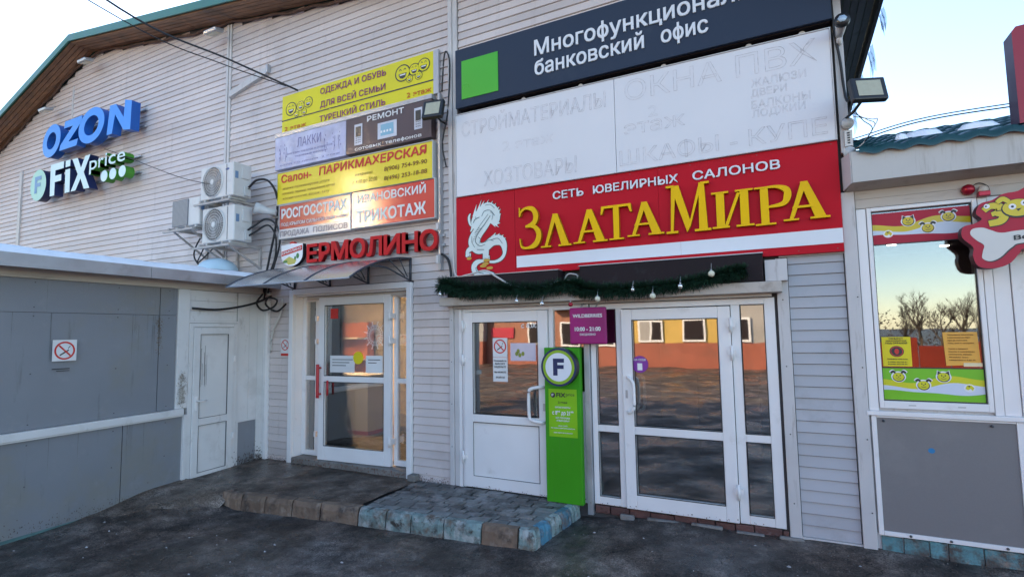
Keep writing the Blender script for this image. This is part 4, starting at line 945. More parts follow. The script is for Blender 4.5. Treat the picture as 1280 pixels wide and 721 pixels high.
txt(t, 'РОСГОССТРАХ', -6.555, -5.27, 3.55, .14, -.1225, whitep, bold=.035); txt(t, 'ПОД КРЫЛОМ СИЛЬНОЙ КОМПАНИИ', -6.555, -5.25, 3.44, .048, -.1225, whitep, bold=.01); txt(t, 'ПРОДАЖА', -6.57, -5.98, 3.29, .075, -.1225, mat('print_gray', (.25, .22, .24), .5), bold=.02); txt(t, 'ПОЛИСОВ', -5.90, -5.25, 3.29, .075, -.1225, MATS['print_gray'], bold=.02)
t = signbox('knitwear_banner', 'bright red knitwear banner with bold white capitals in two lines', 'banner', -5.18, -3.815, 3.275, 3.76, -.12, redban2, frame_m=FR)
txt(t, 'ИВАНОВСКИЙ', -5.075, -3.945, 3.60, .105, -.1225, whitep, bold=.025); txt(t, 'ТРИКОТАЖ', -5.09, -3.945, 3.335, .15, -.1225, whitep, bold=.03)
t = thing('channel_letter_sign', 'red raised channel letters mounted on rails above the awning', 'sign', (-4.9, -.02, 2.87))
mb = MB(); mb.box(-6.1, -3.72, -.05, -.02, 3.04, 3.07); mb.next(); mb.box(-6.1, -3.72, -.05, -.02, 2.92, 2.95); mb.build('mounting_rail', metal_g, t)
X = [-6.02, -5.73, -5.45, -5.12, -4.83, -4.52, -4.26, -3.99, -3.77]
wds = [.24, .24, .36, .31, .30, .31, .29, .31]; tot = sum(wds); xx = -6.02; sc = (2.25 - 7 * .025) / tot
for ch, wd in zip('ЕРМОЛИНО', wds):
    e = xx + wd * sc; txt(t, ch, xx, e, 2.865, .25, -.125, [redl, redd], name='raised_letter', bold=.035, depth=.06); xx = e + .025
t = thing('crest_sign', 'small white crest-shaped sign with a red diagonal band, left of the red channel letters', 'sign', (-6.3, -.02, 2.84))
sh = [(-6.52, 3.15), (-6.52, 3.00)] + [(-6.52 + .22 - .22 * math.cos(a), 3.0 - .16 * math.sin(a)) for a in [PI * k / 12 for k in range(1, 12)]] + [(-6.08, 3.0), (-6.08, 3.15), (-6.3, 3.165)]
mb = MB(); mb.poly(sh, -.14, -.08, side=1); mb.build('crest', [whitep, dark], t)
mb = MB(); mb.poly([(-6.51, 2.99), (-6.51, 3.06), (-6.09, 3.13), (-6.09, 3.06)], -.142); mb.build('crest_band', redp, t)
txt(t, 'ЕРМОЛИНО', -6.49, -6.11, 3.012, .035, -.1432, whitep, bold=.02, tilt=.16)
mb = MB(); mb.poly([(-6.47, 2.93), (-6.35, 2.98), (-6.2, 2.92), (-6.24, 2.87), (-6.36, 2.86)], -.1415); mb.build('crest_field', mat('crest_yellow', (.5, .45, .1), .5), t)
mb = MB(); mb.disc(-6.18, 2.98, .03, .04, -.1422, None, 10); mb.disc(-6.23, 2.95, .02, .03, -.1424, None, 10); mb.disc(-6.43, 2.91, .05, .02, -.1420, None, 10); mb.build('crest_trees', mat('crest_green', (.05, .2, .04), .5), t)
mb = MB(); mb.disc(-6.3, 3.17, .05, .025, -.1395, -.09, 12); mb.build('crest_crown', redp, t)

# support rails carrying the stack
t = thing('sign_rail', 'upright steel rail at the right edge of the banner stack', 'rail', (-3.78, 0, 2.6))
mb = MB(); mb.box(-3.785, -3.755, -.09, -.018, 2.62, 4.86); mb.build('rail', metal_g, t); mb = MB(); mb.box(-3.80, -3.765, -.12, -.09, 2.70, 2.80); mb.next(); mb.box(-3.80, -3.765, -.12, -.09, 3.12, 3.2); mb.build('clamp', white_d, t)

# ------------------------------------------------------------------ left gable signs
t = thing('blue_letter_sign', 'big blue slanted channel letters high on the left gable', 'sign', (-12, -.02, 5.5))
mb = MB(); mb.box(-13.4, -10.3, -.06, -.02, 6.02, 6.05); mb.next(); mb.box(-13.4, -10.3, -.06, -.02, 5.70, 5.73); mb.build('mounting_rail', metal_g, t)
def ring(mb, cx, cz, rx, rz, t_, y, back, sl_=.0):
    n = 36; o_ = [(cx + rx * math.cos(2 * PI * k / n) + sl_ * rz * math.sin(2 * PI * k / n), cz + rz * math.sin(2 * PI * k / n)) for k in range(n)]
    i_ = [(cx + rx * t_ * math.cos(2 * PI * k / n) + sl_ * rz * t_ * math.sin(2 * PI * k / n), cz + rz * t_ * math.sin(2 * PI * k / n)) for k in range(n)]
    mb.add([(a, y, b) for a, b in o_ + i_], [(k, (k + 1) % n, n + (k + 1) % n, n + k) for k in range(n)])
    c = mb.cur; mb.cur = 1
    mb.add([(a, y, b) for a, b in o_] + [(a, back, b) for a, b in o_], [((k + 1) % n, k, n + k, n + (k + 1) % n) for k in range(n)])
    mb.add([(a, y, b) for a, b in i_] + [(a, back, b) for a, b in i_], [(k, (k + 1) % n, n + (k + 1) % n, n + k) for k in range(n)]); mb.cur = c
YF, YB = -.30, -.15
mb = MB(); ring(mb, -13.16, 5.87, .36, .335, .52, YF, YB, .14); mb.build('raised_letter', [ozon, ozon_s], t)
mb = MB(); mb.poly([(-12.82, 5.60), (-12.16, 5.60), (-12.11, 5.73), (-12.47, 5.73), (-12.02, 6.04), (-11.98, 6.17), (-12.64, 6.17), (-12.68, 6.03), (-12.33, 6.03), (-12.79, 5.71)], YF, YB, side=1); mb.build('raised_letter', [ozon, ozon_s], t)
mb = MB(); ring(mb, -11.64, 5.90, .46, .34, .56, YF, YB, .12); mb.build('raised_letter', [ozon, ozon_s], t)
mb = MB(); mb.poly([(-11.08, 5.60), (-10.90, 5.60), (-10.82, 5.95), (-10.52, 5.60), (-10.30, 5.57), (-10.28, 6.10), (-10.50, 6.16), (-10.53, 5.84), (-10.80, 6.14), (-11.0, 6.15)], YF, YB, side=1); mb.build('raised_letter', [ozon, ozon_s], t)
t = thing('discount_shop_sign', 'white and green channel lettering with a round badge, below the big blue letters', 'sign', (-12, -.02, 4.7))
mb = MB(); mb.box(-13.2, -10.4, -.06, -.02, 5.16, 5.19); mb.next(); mb.box(-13.2, -10.4, -.06, -.02, 4.86, 4.89); mb.build('mounting_rail', metal_g, t)
mb = MB(); mb.disc(-13.62, 5.015, .33, .325, YF, YB, 36, side=1); mb.build('round_badge', [fixc, navy], t)
mb = MB(); mb.poly([(-13.76, 4.85), (-13.66, 4.85), (-13.66, 4.98), (-13.52, 4.98), (-13.52, 5.06), (-13.66, 5.06), (-13.66, 5.12), (-13.48, 5.12), (-13.48, 5.2), (-13.76, 5.2)], YF - .004); mb.build('badge_letter', mat('badge_blue', (.16, .32, .55), .5), t)
mb = MB(); mb.poly([(-13.11, 4.71), (-12.93, 4.71), (-12.93, 4.98), (-12.68, 4.98), (-12.68, 5.11), (-12.93, 5.11), (-12.93, 5.22), (-12.60, 5.22), (-12.60, 5.36), (-13.13, 5.36)], YF, YB, side=1); mb.build('raised_letter', [fixw, navy], t)
mb = MB(); mb.poly([(-12.52, 4.70), (-12.33, 4.70), (-12.35, 5.17), (-12.53, 5.17)], YF, YB, side=1); mb.poly([(-12.53, 5.22), (-12.35, 5.22), (-12.35, 5.35), (-12.53, 5.35)], YF - .001, YB, side=1); mb.build('raised_letter', [fixw, navy], t)
mb = MB(); mb.poly([(-12.29, 4.70), (-12.11, 4.70), (-11.94, 4.91), (-11.80, 4.69), (-11.60, 4.68), (-11.83, 5.02), (-11.62, 5.33), (-11.80, 5.33), (-11.94, 5.12), (-12.08, 5.34), (-12.28, 5.34), (-12.05, 5.01)], YF, YB, side=1); mb.build('raised_letter', [fixw, navy], t)
xx = -11.63
for ch, wd in zip('price', (.27, .17, .07, .24, .26)):
    zb = 5.02 if ch != 'p' else 4.92
    vs_, _ = text_mesh(ch, 0); txt(t, ch, xx, xx + wd, 5.02, .26, YF, [fixw, greens], name='raised_letter', bold=.012, depth=.15); xx += wd + .05
for cx in (-11.10, -10.81, -10.50): mb = MB(); mb.disc(cx, 4.835, .115, .105, YF, YB, 24, side=1); mb.build('dot', [fixw, greens], t)

# ------------------------------------------------------------------ air conditioners
def ac(label, x0, z0, w_, h, y0=-.55, y1=-.24, grille='fan'):
    t = thing('air_conditioner', label, 'air conditioner', (x0 + w_ / 2, y1, z0), 'outdoor air conditioner units on the wall')
    mb = MB(); mb.box(x0, x0 + w_, y0 + .012, y1, z0 + .03, z0 + h)
    mb.build('casing', acwhite, t, bevel=.015)
    if grille == 'fan':
        cx, cz, r = x0 + w_ * .40, z0 + h * .53, h * .42
        mb = MB(); mb.disc(cx, cz, r, r, y0 + .008, None, 40); mb.build('fan_recess', acdark, t)
        mb = MB()
        for k in range(3):
            a = k * 2.094; P = [(cx + r * .15 * math.cos(a), cz + r * .15 * math.sin(a)), (cx + r * .9 * math.cos(a + .1), cz + r * .9 * math.sin(a + .1)), (cx + r * .92 * math.cos(a + .8), cz + r * .92 * math.sin(a + .8)), (cx + r * .3 * math.cos(a + .7), cz + r * .3 * math.sin(a + .7))]
            mb.poly(P, y0 + .005)
        mb.build('fan_blade', mat('fan_gray', (.16, .16, .17), .4), t)
        mb = MB()
        for rr in (.16, .34, .52, .70, .86, 1.0):
            n = 36; o_, i_ = r * rr + .003, r * rr - .003
            mb.add([(cx + o_ * math.cos(2 * PI * k / n), y0 - .008, cz + o_ * math.sin(2 * PI * k / n)) for k in range(n)] + [(cx + i_ * math.cos(2 * PI * k / n), y0 - .008, cz + i_ * math.sin(2 * PI * k / n)) for k in range(n)], [(k, (k + 1) % n, n + (k + 1) % n, n + k) for k in range(n)])
        for k in range(36):
            a = 2 * PI * k / 36; b = a + .28; d = .0022
            p, q = (cx + r * .16 * math.cos(a), cz + r * .16 * math.sin(a)), (cx + r * math.cos(b), cz + r * math.sin(b))
            nx_, nz_ = -math.sin(b) * d, math.cos(b) * d
            mb.add([(p[0] - nx_, y0 - .006, p[1] - nz_), (q[0] - nx_, y0 - .006, q[1] - nz_), (q[0] + nx_, y0 - .006, q[1] + nz_), (p[0] + nx_, y0 - .006, p[1] + nz_)], [(0, 1, 2, 3)])
        mb.build('fan_grille', acgray, t)
        mb = MB(); mb.disc(cx, cz, r * .17, r * .17, y0 - .012, y0, 18); mb.build('fan_hub', acwhite, t)
        mb = MB(); n = 40; o_, i_ = r * 1.06, r * 1.0
        mb.add([(cx + o_ * math.cos(2 * PI * k / n), y0 + .006, cz + o_ * math.sin(2 * PI * k / n)) for k in range(n)] + [(cx + i_ * math.cos(2 * PI * k / n), y0 - .012, cz + i_ * math.sin(2 * PI * k / n)) for k in range(n)], [(k, (k + 1) % n, n + (k + 1) % n, n + k) for k in range(n)])
        mb.build('fan_rim', acwhite, t)
        mb = MB(); mb.box(x0 + w_ * .80, x0 + w_ * .806, y0 + .006, y0 + .02, z0 + .05, z0 + h - .02); mb.build('panel_seam', acdark, t)
    else:
        mb = MB(); mb.box(x0 + .012, x0 + w_ * .60, y0 - .002, y0 + .014, z0 + .04, z0 + h - .012); mb.build('coil', accoil, t)
        mb = MB()
        for k in range(22): mb.box(x0 + .015, x0 + w_ * .598, y0 - .006, y0 - .003, z0 + .05 + k * (h - .07) / 22, z0 + .054 + k * (h - .07) / 22)
        mb.build('coil_fins', acgray, t)
    # service cover, valves and label on the right-hand side
    xr = x0 + w_
    mb = MB(); mb.box(xr, xr + .018, y1 - .17, y1 - .05, z0 + h * .58, z0 + h * .90); mb.build('service_cover', acwhite, t, bevel=.004)
    mb = MB(); mb.box(xr + .001, xr + .03, y1 - .13, y1 - .03, z0 + .05, z0 + h * .36); mb.build('valve_cover', acgray, t, bevel=.006)
    mb = MB()
    for k in range(7): mb.box(xr, xr + .003, y1 - .165, y1 - .055, z0 + h * .64 + k * .018, z0 + h * .65 + k * .018)
    mb.build('side_vents', acdark, t)
    mb = MB(); mb.box(xr + .001, xr + .003, y0 + .04, y0 + .09, z0 + h * .55, z0 + h * .75); mb.build('rating_label', mat('label_blue', (.15, .25, .4), .5), t)
    mb = MB(); mb.box(x0 + .08, x0 + .12, y0 + .02, y1 - .02, z0, z0 + .03); mb.next(); mb.box(xr - .12, xr - .08, y0 + .02, y1 - .02, z0, z0 + .03); mb.build('foot', acgray, t)
    return t
t = ac('white air conditioner, upper of the two stacked units with round fans', -7.84, 3.865, .765, .53)
mb = MB(); n = 20; mb.disc(-7.21, 4.30, .045, .018, -.5395, None, n); mb.build('maker_oval', mat('maker_blue', (.05, .09, .25), .4), t)
t = ac('white air conditioner, lower of the two stacked units with round fans', -7.77, 3.20, .735, .56)
mb = MB(); mb.poly(ribbon([(-7.16, 3.70, .008), (-7.20, 3.715, .010), (-7.215, 3.69, .010), (-7.18, 3.675, .010), (-7.17, 3.65, .010), (-7.215, 3.645, .008)], 5), -.5395); mb.build('maker_mark', acgray, t)
ac('weathered air conditioner with a flat gray coil face, left of the stacked pair', -8.52, 3.52, .67, .46, grille='coil')
def acbracket(label, xs_, z, out, drop=.28):
    t = thing('wall_bracket', label, 'bracket', (xs_[0], 0, z))
    for x in xs_:
        mb = MB(); mb.box(x - .018, x + .018, -out, -.018, z - .035, z); mb.build('arm', bracket, t)
        mb = MB(); mb.box(x - .02, x + .02, -.045, -.017, z - drop, z - .036); mb.build('upright', bracket, t)
        mb = MB(); mb.add([(x - .012, -out + .06, z - .036), (x + .012, -out + .06, z - .036), (x + .012, -out + .10, z - .036), (x - .012, -out + .10, z - .036), (x - .012, -.046, z - drop + .01), (x + .012, -.046, z - drop + .01), (x + .012, -.046, z - drop + .045), (x - .012, -.046, z - drop + .045)],
                          [(0, 1, 5, 4), (1, 2, 6, 5), (2, 3, 7, 6), (3, 0, 4, 7), (0, 3, 2, 1), (4, 5, 6, 7)]); mb.build('brace', bracket, t, recalc=True)
    mb = MB(); mb.box(xs_[0] - .15, xs_[-1] + .15, -out, -out + .03, z - .065, z - .037); mb.build('cross_bar', bracket, t)
acbracket('rusty steel bracket under the upper round-fan air conditioner', (-7.72, -7.2), 3.864, .62, .0 + .12)
acbracket('rusty steel bracket under the lower round-fan air conditioner', (-7.65, -7.12), 3.199, .66, .34)
acbracket('bent steel bracket under the gray-faced air conditioner', (-8.42, -7.98), 3.519, .66, .42)
# loudspeaker beside the units
t = thing('horn_loudspeaker', 'small grey horn loudspeaker on an arm beside the lower air conditioner', 'loudspeaker', (-6.75, 0, 3.65))
mb = MB()
def cone(mb, p0, p1, r0, r1, n=16, smooth=True):
    mb.tube([p0, p1], [r0, r1], n)
mb.tube([(-6.85, -.34, 3.72), (-6.80, -.28, 3.70), (-6.72, -.22, 3.67), (-6.62, -.16, 3.65)], [.085, .07, .05, .045], 16); mb.build('horn', acgray, t)
mb = MB(); mb.tube([(-6.856, -.347, 3.722), (-6.853, -.343, 3.721)], [.07, .075], 16); mb.build('horn_mouth', mat('speaker_inner', (.25, .25, .25), .5), t)
mb = MB(); mb.tube([(-7.0, -.10, 3.60), (-6.60, -.10, 3.60)], .014); mb.tube([(-6.7, -.02, 3.60), (-6.7, -.2, 3.62)], .012); mb.build('arm', bracket, t)

# refrigerant and power cables
def cable(label, pts, r=.012, m=wires, n=8, cat='cable', group=None):
    mb = MB(); mb.tube(spline(pts, n), r, 6); o = mb.build('cable', m); tag(o, label, cat, group); return o
cable('thick black hose looping from the upper air conditioner down behind the awning', [(-7.06, -.30, 4.05), (-6.9, -.28, 4.15), (-6.72, -.22, 4.12), (-6.66, -.12, 3.9), (-6.72, -.08, 3.5), (-6.85, -.08, 3.0), (-6.95, -.08, 2.6), (-6.9, -.10, 2.45)], .017)
cable('black hose looping from the lower air conditioner down behind the awning', [(-7.02, -.33, 3.40), (-6.92, -.3, 3.46), (-6.75, -.22, 3.56), (-6.62, -.14, 3.45), (-6.62, -.09, 3.2), (-6.76, -.09, 2.8), (-6.85, -.09, 2.48)], .015)
cable('second black hose running beside the first from the lower air conditioner', [(-7.02, -.31, 3.32), (-6.9, -.28, 3.38), (-6.74, -.2, 3.47), (-6.66, -.13, 3.3), (-6.70, -.10, 3.0), (-6.84, -.10, 2.7), (-6.92, -.10, 2.40)], .014)
cable('tangle of black cable hanging under the gray-faced air conditioner', [(-7.95, -.3, 3.50), (-8.1, -.35, 3.38), (-8.25, -.35, 3.15), (-8.2, -.3, 2.98), (-8.0, -.3, 2.92), (-7.8, -.25, 3.0)], .012)
cable('thin black cable curling below the gray-faced air conditioner', [(-7.9, -.3, 3.48), (-8.02, -.35, 3.2), (-8.15, -.35, 3.0), (-7.95, -.3, 3.15), (-7.8, -.25, 3.3)], .010)
cable('black cable drooping from the awning corner across the kiosk wall above its door', [tuple(KX(p)) for p in ((1.22, .03, 2.22), (.9, .06, 2.21), (.55, .08, 2.26), (.25, .10, 2.34), (.05, .14, 2.44))], .016)
cable('coil of black cable bunched under the left end of the awning', [(-6.85, -.18, 2.46), (-6.95, -.2, 2.33), (-6.82, -.2, 2.22), (-6.62, -.18, 2.26), (-6.58, -.15, 2.36), (-6.75, -.16, 2.40), (-6.8, -.16, 2.30), (-6.62, -.12, 2.20), (-6.45, -.10, 2.30)], .014)
cable('pale conduit dropping down the siding from the awning corner', [(-6.55, -.08, 2.38), (-6.62, -.06, 2.15), (-6.78, -.05, 1.9), (-6.82, -.05, 1.6)], .014, wirew)
cable('dark cable hanging between the banner stack and the divider strip', [(-3.74, -.06, 4.88), (-3.70, -.07, 5.3), (-3.66, -.07, 5.38), (-3.62, -.06, 5.2), (-3.64, -.08, 4.6), (-3.72, -.08, 4.2), (-3.68, -.06, 3.9)], .010)
cable('black cable running down the divider strip to the shutter housing', [(-3.80, -.05, 2.83), (-3.72, -.07, 2.80), (-3.64, -.08, 2.72), (-3.60, -.09, 2.55), (-3.59, -.12, 2.49)], .016)
cable('white cable looping below the dragon onto the shutter housing', [(-3.57, -.09, 3.3), (-3.56, -.10, 2.75), (-3.52, -.10, 2.53), (-3.3, -.19, 2.52), (-3.05, -.215, 2.55), (-2.9, -.22, 2.47), (-2.7, -.225, 2.36), (-2.5, -.225, 2.33), (-2.3, -.225, 2.33), (-2.15, -.22, 2.38)], .011, wirew)
cable('white coiled lead in the gap between the two shutter housings', [(-2.14, -.08, 2.40), (-2.08, -.1, 2.46), (-1.98, -.1, 2.44), (-2.0, -.1, 2.38), (-2.1, -.1, 2.40)], .009, wirew)
cable('black cable running down the right corner post behind the signs', [(.49, -.07, 4.86), (.50, -.08, 4.5), (.53, -.08, 4.2), (.545, -.08, 3.95), (.56, -.14, 3.8), (.62, -.25, 3.82)], .012)
for i in range(3): cable(('longest white wire dangling under the right floodlight', 'middle black wire looping under the right floodlight', 'shortest black wire curling under the right floodlight')[i], [(.60, -.12, 3.72 - .03 * i), (.66 + .03 * i, -.16, 3.60), (.72 + .02 * i, -.16, 3.52 + .03 * i), (.66, -.14, 3.42), (.60, -.10, 3.38)], .004, wirew if i else wires, group='loose wires under the floodlight')
# overhead lines
cable('thick black overhead line reaching the top of the clothing banner from the street', [(-6.3, -.08, 5.47), (-7.2, -.6, 5.95), (-7.9, -1.5, 6.3), (-8.2, -3.2, 6.9)], .014)
cable('second thin overhead line beside the thick black one', [(-6.6, -.05, 5.62), (-7.5, -.5, 6.0), (-8.05, -1.4, 6.25), (-8.6, -3.4, 6.9)], .008)
cable('thin sagging wire crossing the gable behind the air conditioners', [(-11.6, -.08, 5.5), (-10.3, -.3, 5.05), (-9.2, -.5, 4.65), (-7.9, -.62, 4.20), (-7.0, -.3, 4.02)], .006)
# conduit box and pipe bits beside the downpipe
t = thing('cable_trunking', 'slanted white plastic trunking on the gable beside the divider strips', 'trunking', (-7.8, 0, 5.7))
mb = MB(); mb.add([(-7.92, -.07, 5.72), (-7.02, -.07, 5.92), (-7.02, -.01, 5.92), (-7.92, -.01, 5.72), (-7.92, -.07, 5.82), (-7.02, -.07, 6.03), (-7.02, -.01, 6.03), (-7.92, -.01, 5.82)], [(3, 2, 1, 0), (4, 5, 6, 7), (0, 1, 5, 4), (1, 2, 6, 5), (2, 3, 7, 6), (3, 0, 4, 7)]); mb.build('duct', white_d, t, bevel=.004)
mb = MB(); mb.box(-7.03, -6.99, -.075, -.005, 5.93, 6.06); mb.build('end_cap', metal_g, t)

# ------------------------------------------------------------------ floodlights and lamps
def flood(name, label, c, w_, h, yawd, pit, arm_to, grp=None):
    t = thing(name, label, 'floodlight', c, grp); R_ = Matrix.Rotation(math.radians(yawd), 3, 'Z') @ Matrix.Rotation(math.radians(pit), 3, 'X'); C = Vector(c)
    xf = lambda p: C + R_ @ Vector(p)
    mb = MB(xf); mb.box(-w_ / 2, w_ / 2, -.03, .03, -h / 2, h / 2); mb.build('housing', black, t, bevel=.012)
    mb = MB(xf); e = .15; mb.box(-w_ * (.5 - e), w_ * (.5 - e), -.033, -.0305, -h * (.5 - e), h * (.5 - e)); mb.build('lamp_face', lampglass, t)
    mb = MB(xf)
    for k in range(7): mb.box(-w_ * .4 + k * w_ * .8 / 6 - .004, -w_ * .4 + k * w_ * .8 / 6 + .004, .0305, .06, -h * .35, h * .35)
    mb.build('cooling_fins', black, t)
    mb = MB(); a = xf((0, .05, -h * .1)); mb.tube([a, (a + Vector(arm_to)) / 2 + Vector((0, 0, -.02)), arm_to], .013); mb.build('arm', black, t); return t
flood('floodlight', 'square black floodlight on the right corner post against the sky', (.68, -.36, 3.78), .27, .21, 22, -14, (.53, -.06, 3.66))
flood('floodlight', 'square black floodlight between the banner stack and the bank sign', (-3.70, -.30, 4.55), .27, .25, 10, -18, (-3.68, -.05, 4.45))
def eavelamp(label, c, tilt):
    t = thing('eave_floodlight', label, 'floodlight', c, 'small grey floodlights under the eaves'); C = Vector(c); R_ = Matrix.Rotation(math.radians(tilt), 3, 'X')
    xf = lambda p: C + R_ @ Vector(p)
    mb = MB(xf); mb.box(-.15, .15, -.10, .06, -.03, .03); mb.build('housing', metal_g, t, bevel=.015)
    mb = MB(xf); mb.box(-.12, .12, -.08, .05, -.034, -.031); mb.build('lamp_face', lampglass, t)
    mb = MB(); mb.tube([C + Vector((0, .02, .02)), C + Vector((.02, .14, .12))], .015); mb.build('arm', metal_g, t)
eavelamp('small grey floodlight under the gable peak', (-12.05, -.25, 7.30), 15)
eavelamp('small grey floodlight under the eave above the divider strips', (-8.05, -.25, 6.78), 15)
eavelamp('small grey floodlight above the left end of the blue letters', (-13.55, -.25, 6.62), 15)
t = thing('security_camera', 'small bullet security camera with a blue ring on the right corner post', 'camera', (.53, -.1, 4.45))
mb = MB(); mb.tube([(.535, -.10, 4.42), (.54, -.17, 4.44), (.545, -.26, 4.46)], [.03, .038, .045], 14); mb.build('housing', white_d, t)
mb = MB(); mb.tube([(.545, -.262, 4.46), (.545, -.30, 4.468)], [.062, .058], 16); mb.build('lens_ring', black, t)
mb = MB(); mb.tube([(.545, -.301, 4.468), (.545, -.305, 4.469)], [.036, .036], 6); mb.build('lens', mat('lens_gray', (.38, .48, .58), .2), t)
mb = MB(); mb.tube([(.53, -.056, 4.36), (.53, -.09, 4.37), (.535, -.10, 4.42)], .022, 8); mb.build('bracket', white_d, t)
for lab, z_ in (('round white junction box on the right corner post, just under the floodlight', 3.62), ('round white junction box on the corner post beside the red sign top', 3.36)):
    t = thing('junction_box', lab, 'junction box', (.56, -.06, z_)); mb = MB(); mb.tube([(.555, -.056, z_), (.555, -.10, z_)], .048, 18); mb.build('box_body', acwhite, t); mb = MB(); mb.tube([(.555, -.101, z_), (.555, -.106, z_)], .040, 18); mb.build('lid', acgray, t)
t = thing('sensor_plate', 'slim white plate with dark slots between two round junction boxes', 'plate', (.55, -.06, 3.5)); mb = MB(); mb.box(.525, .585, -.085, -.057, 3.42, 3.56); mb.build('plate', acwhite, t)
mb = MB()
for k in range(5): mb.box(.545, .565, -.088, -.0855, 3.44 + k * .022, 3.453 + k * .022)
mb.build('slots', blackp, t)

# ------------------------------------------------------------------ awning
t = thing('awning', 'arched translucent polycarbonate awning with black metal brackets over the left entrance', 'awning', (-5.3, 0, 2.8))
prof = [(-.02, 2.80), (-.25, 2.785), (-.50, 2.735), (-.75, 2.65), (-.95, 2.56), (-1.10, 2.47)]
PS = spline([(a, b, 0) for a, b in prof], 4); ax = [-6.36, -5.66, -4.96, -4.26]
for a, b in zip(ax, ax[1:]):
    mb = MB(); mb.smooth = True; n = len(PS)
    mb.add([(xx_, p[0], p[1] + d_) for d_ in (0, .006) for xx_ in (a + .008, b - .008) for p in PS],
           [(i, i + 1, n + i + 1, n + i) for i in range(n - 1)] + [(2 * n + n + i, 2 * n + n + i + 1, 2 * n + i + 1, 2 * n + i) for i in range(n - 1)])
    mb.build('roof_sheet', awnglass, t, recalc=False)
for x in ax:
    mb = MB(); mb.tube([(x, p[0], p[1] + .004) for p in PS], .013, 6); mb.build('rib', awnmetal, t)
    mb = MB(); mb.tube([(x, -.03, 2.80), (x, -.03, 2.50)], .016, 6); mb.build('wall_bar', awnmetal, t)
    mb = MB(); mb.tube(spline([(x, -.03, 2.52), (x, -.22, 2.57), (x, -.50, 2.64), (x, -.76, 2.64)], 4), .010, 6); mb.build('lower_brace', awnmetal, t)
    for yy in (.25, .45): mb = MB(); mb.tube([(x, -.03 - yy * .25, 2.56 + yy * .02), (x, -yy, 2.78 if yy < .3 else 2.745)], .007, 5); mb.build('strut', awnmetal, t)
mb = MB(); mb.tube([(ax[0], -1.10, 2.47), (ax[-1], -1.10, 2.47)], .009, 6); mb.build('front_bar', mat('edge_alu', (.4, .42, .46), .4, metal=.5), t)
mb = MB(); mb.tube([(ax[0], -.02, 2.805), (ax[-1], -.02, 2.805)], .012, 6); mb.build('wall_rail', awnmetal, t)

# ------------------------------------------------------------------ garland and baubles
gpath = spline([(-3.66, -.20, 2.42), (-3.52, -.235, 2.40), (-3.2, -.24, 2.33), (-2.8, -.24, 2.33), (-2.4, -.24, 2.30), (-2.0, -.235, 2.33), (-1.85, -.235, 2.28), (-1.55, -.24, 2.25), (-1.2, -.24, 2.26), (-.8, -.235, 2.29), (-.5, -.235, 2.35), (-.32, -.225, 2.38)], 14)
mb = MB(); rg = random.Random(3)
for i in range(len(gpath) - 1):
    a, b = gpath[i], gpath[i + 1]; f = i / (len(gpath) - 2); thick = .128 * (1 - .35 * f)
    for q in range(90):
        p = a.lerp(b, rg.random()); th = rg.random() * 2 * PI
        d = Vector((rg.uniform(-.6, .6), math.cos(th), math.sin(th))).normalized()
        if d[1] > .3: d[1] = -d[1]
        L_ = thick * rg.uniform(.45, 1.15); s0 = p + d * .01; s1 = p + d * L_ + Vector((rg.uniform(-.02, .02), 0, -.012))
        wv = d.cross(Vector((rg.random(), rg.random(), rg.random()))).normalized() * .0038
        mb.add([s0 - wv, s0 + wv, s1 + wv * .5, s1 - wv * .5], [(0, 1, 2, 3)])
g = mb.build('garland', needle); tag(g, 'dark green fir garland draped along the front of the shutter housings', 'garland')
baubles = [(-3.60, 2.30, silver, 'silver bauble hanging off the far left end of the garland'), (-2.60, 2.18, silver, 'silver bauble on the garland above the bank door'), (-2.30, 2.14, silver, 'silver bauble on the garland above the upper corner of the bank door'), (-1.98, 2.12, baubr, 'dark red bauble hanging above the magenta plate'), (-1.69, 2.165, baubw, 'cream bauble on the garland at the left corner of the wide door frame'), (-1.33, 2.24, silver, 'small silver bauble on the garland above the left part of the wide door'), (-1.14, 2.17, baubw, 'cream bauble low on the garland above the middle of the wide door'), (-.88, 2.25, silver, 'violet-silver cone bauble on the garland above the wide door'), (-.60, 2.35, baubw, 'large cream bauble near the right end of the garland')]
for x, z_, m_, lab in baubles:
    r = .024 if m_ is not baubw else .029
    if 'small' in lab: r = .02
    t = thing('bauble', lab, 'bauble', (x, -.32, z_), 'baubles on the garland'); mb = MB(); mb.ball((x, -.32, z_), r, 9); mb.build('ball', m_, t)
    mb = MB(); mb.tube([(x, -.32, z_ + r - .002), (x, -.32, z_ + r + .012)], .008, 8); mb.tube([(x, -.32, z_ + r + .01), (x, -.29, z_ + r + .07)], .0025, 4); mb.build('cap', metal_g, t)

# ------------------------------------------------------------------ magenta plate, green stand, smoking plates
t = thing('hours_plate', 'magenta opening-hours plate hanging above the green stand', 'sign', (-1.85, -.2, 1.71))
mb = MB(); mb.box(-2.045, -1.645, -.20, -.165, 1.71, 2.09); mb.build('plate', magenta, t, bevel=.015)
mb = MB(); put_text(mb, 'WILDBERRIES', -2.005, -1.685, 1.985, .036, -.2022, bold=.03); mb.next(); put_text(mb, '10:00 - 21:00', -1.985, -1.705, 1.845, .042, -.2022, bold=.03); mb.next(); put_text(mb, 'ЕЖЕДНЕВНО', -1.93, -1.76, 1.80, .02, -.2022, bold=.012); mb.build('lettering', whitep, t)
mb = MB(); mb.tube([(-1.92, -.18, 2.09), (-1.92, -.10, 2.135)], .008); mb.tube([(-1.76, -.18, 2.09), (-1.76, -.10, 2.135)], .008); mb.build('hanger', metal_g, t)
t = thing('pillar_sign', 'tall narrow green advertising pillar between the two white doors', 'sign', (-2.17, -.1, .06))
mb = MB(); mb.box(-2.37, -1.965, -.14, -.065, .055, 1.672); mb.build('body', standgreen, t, bevel=.006)
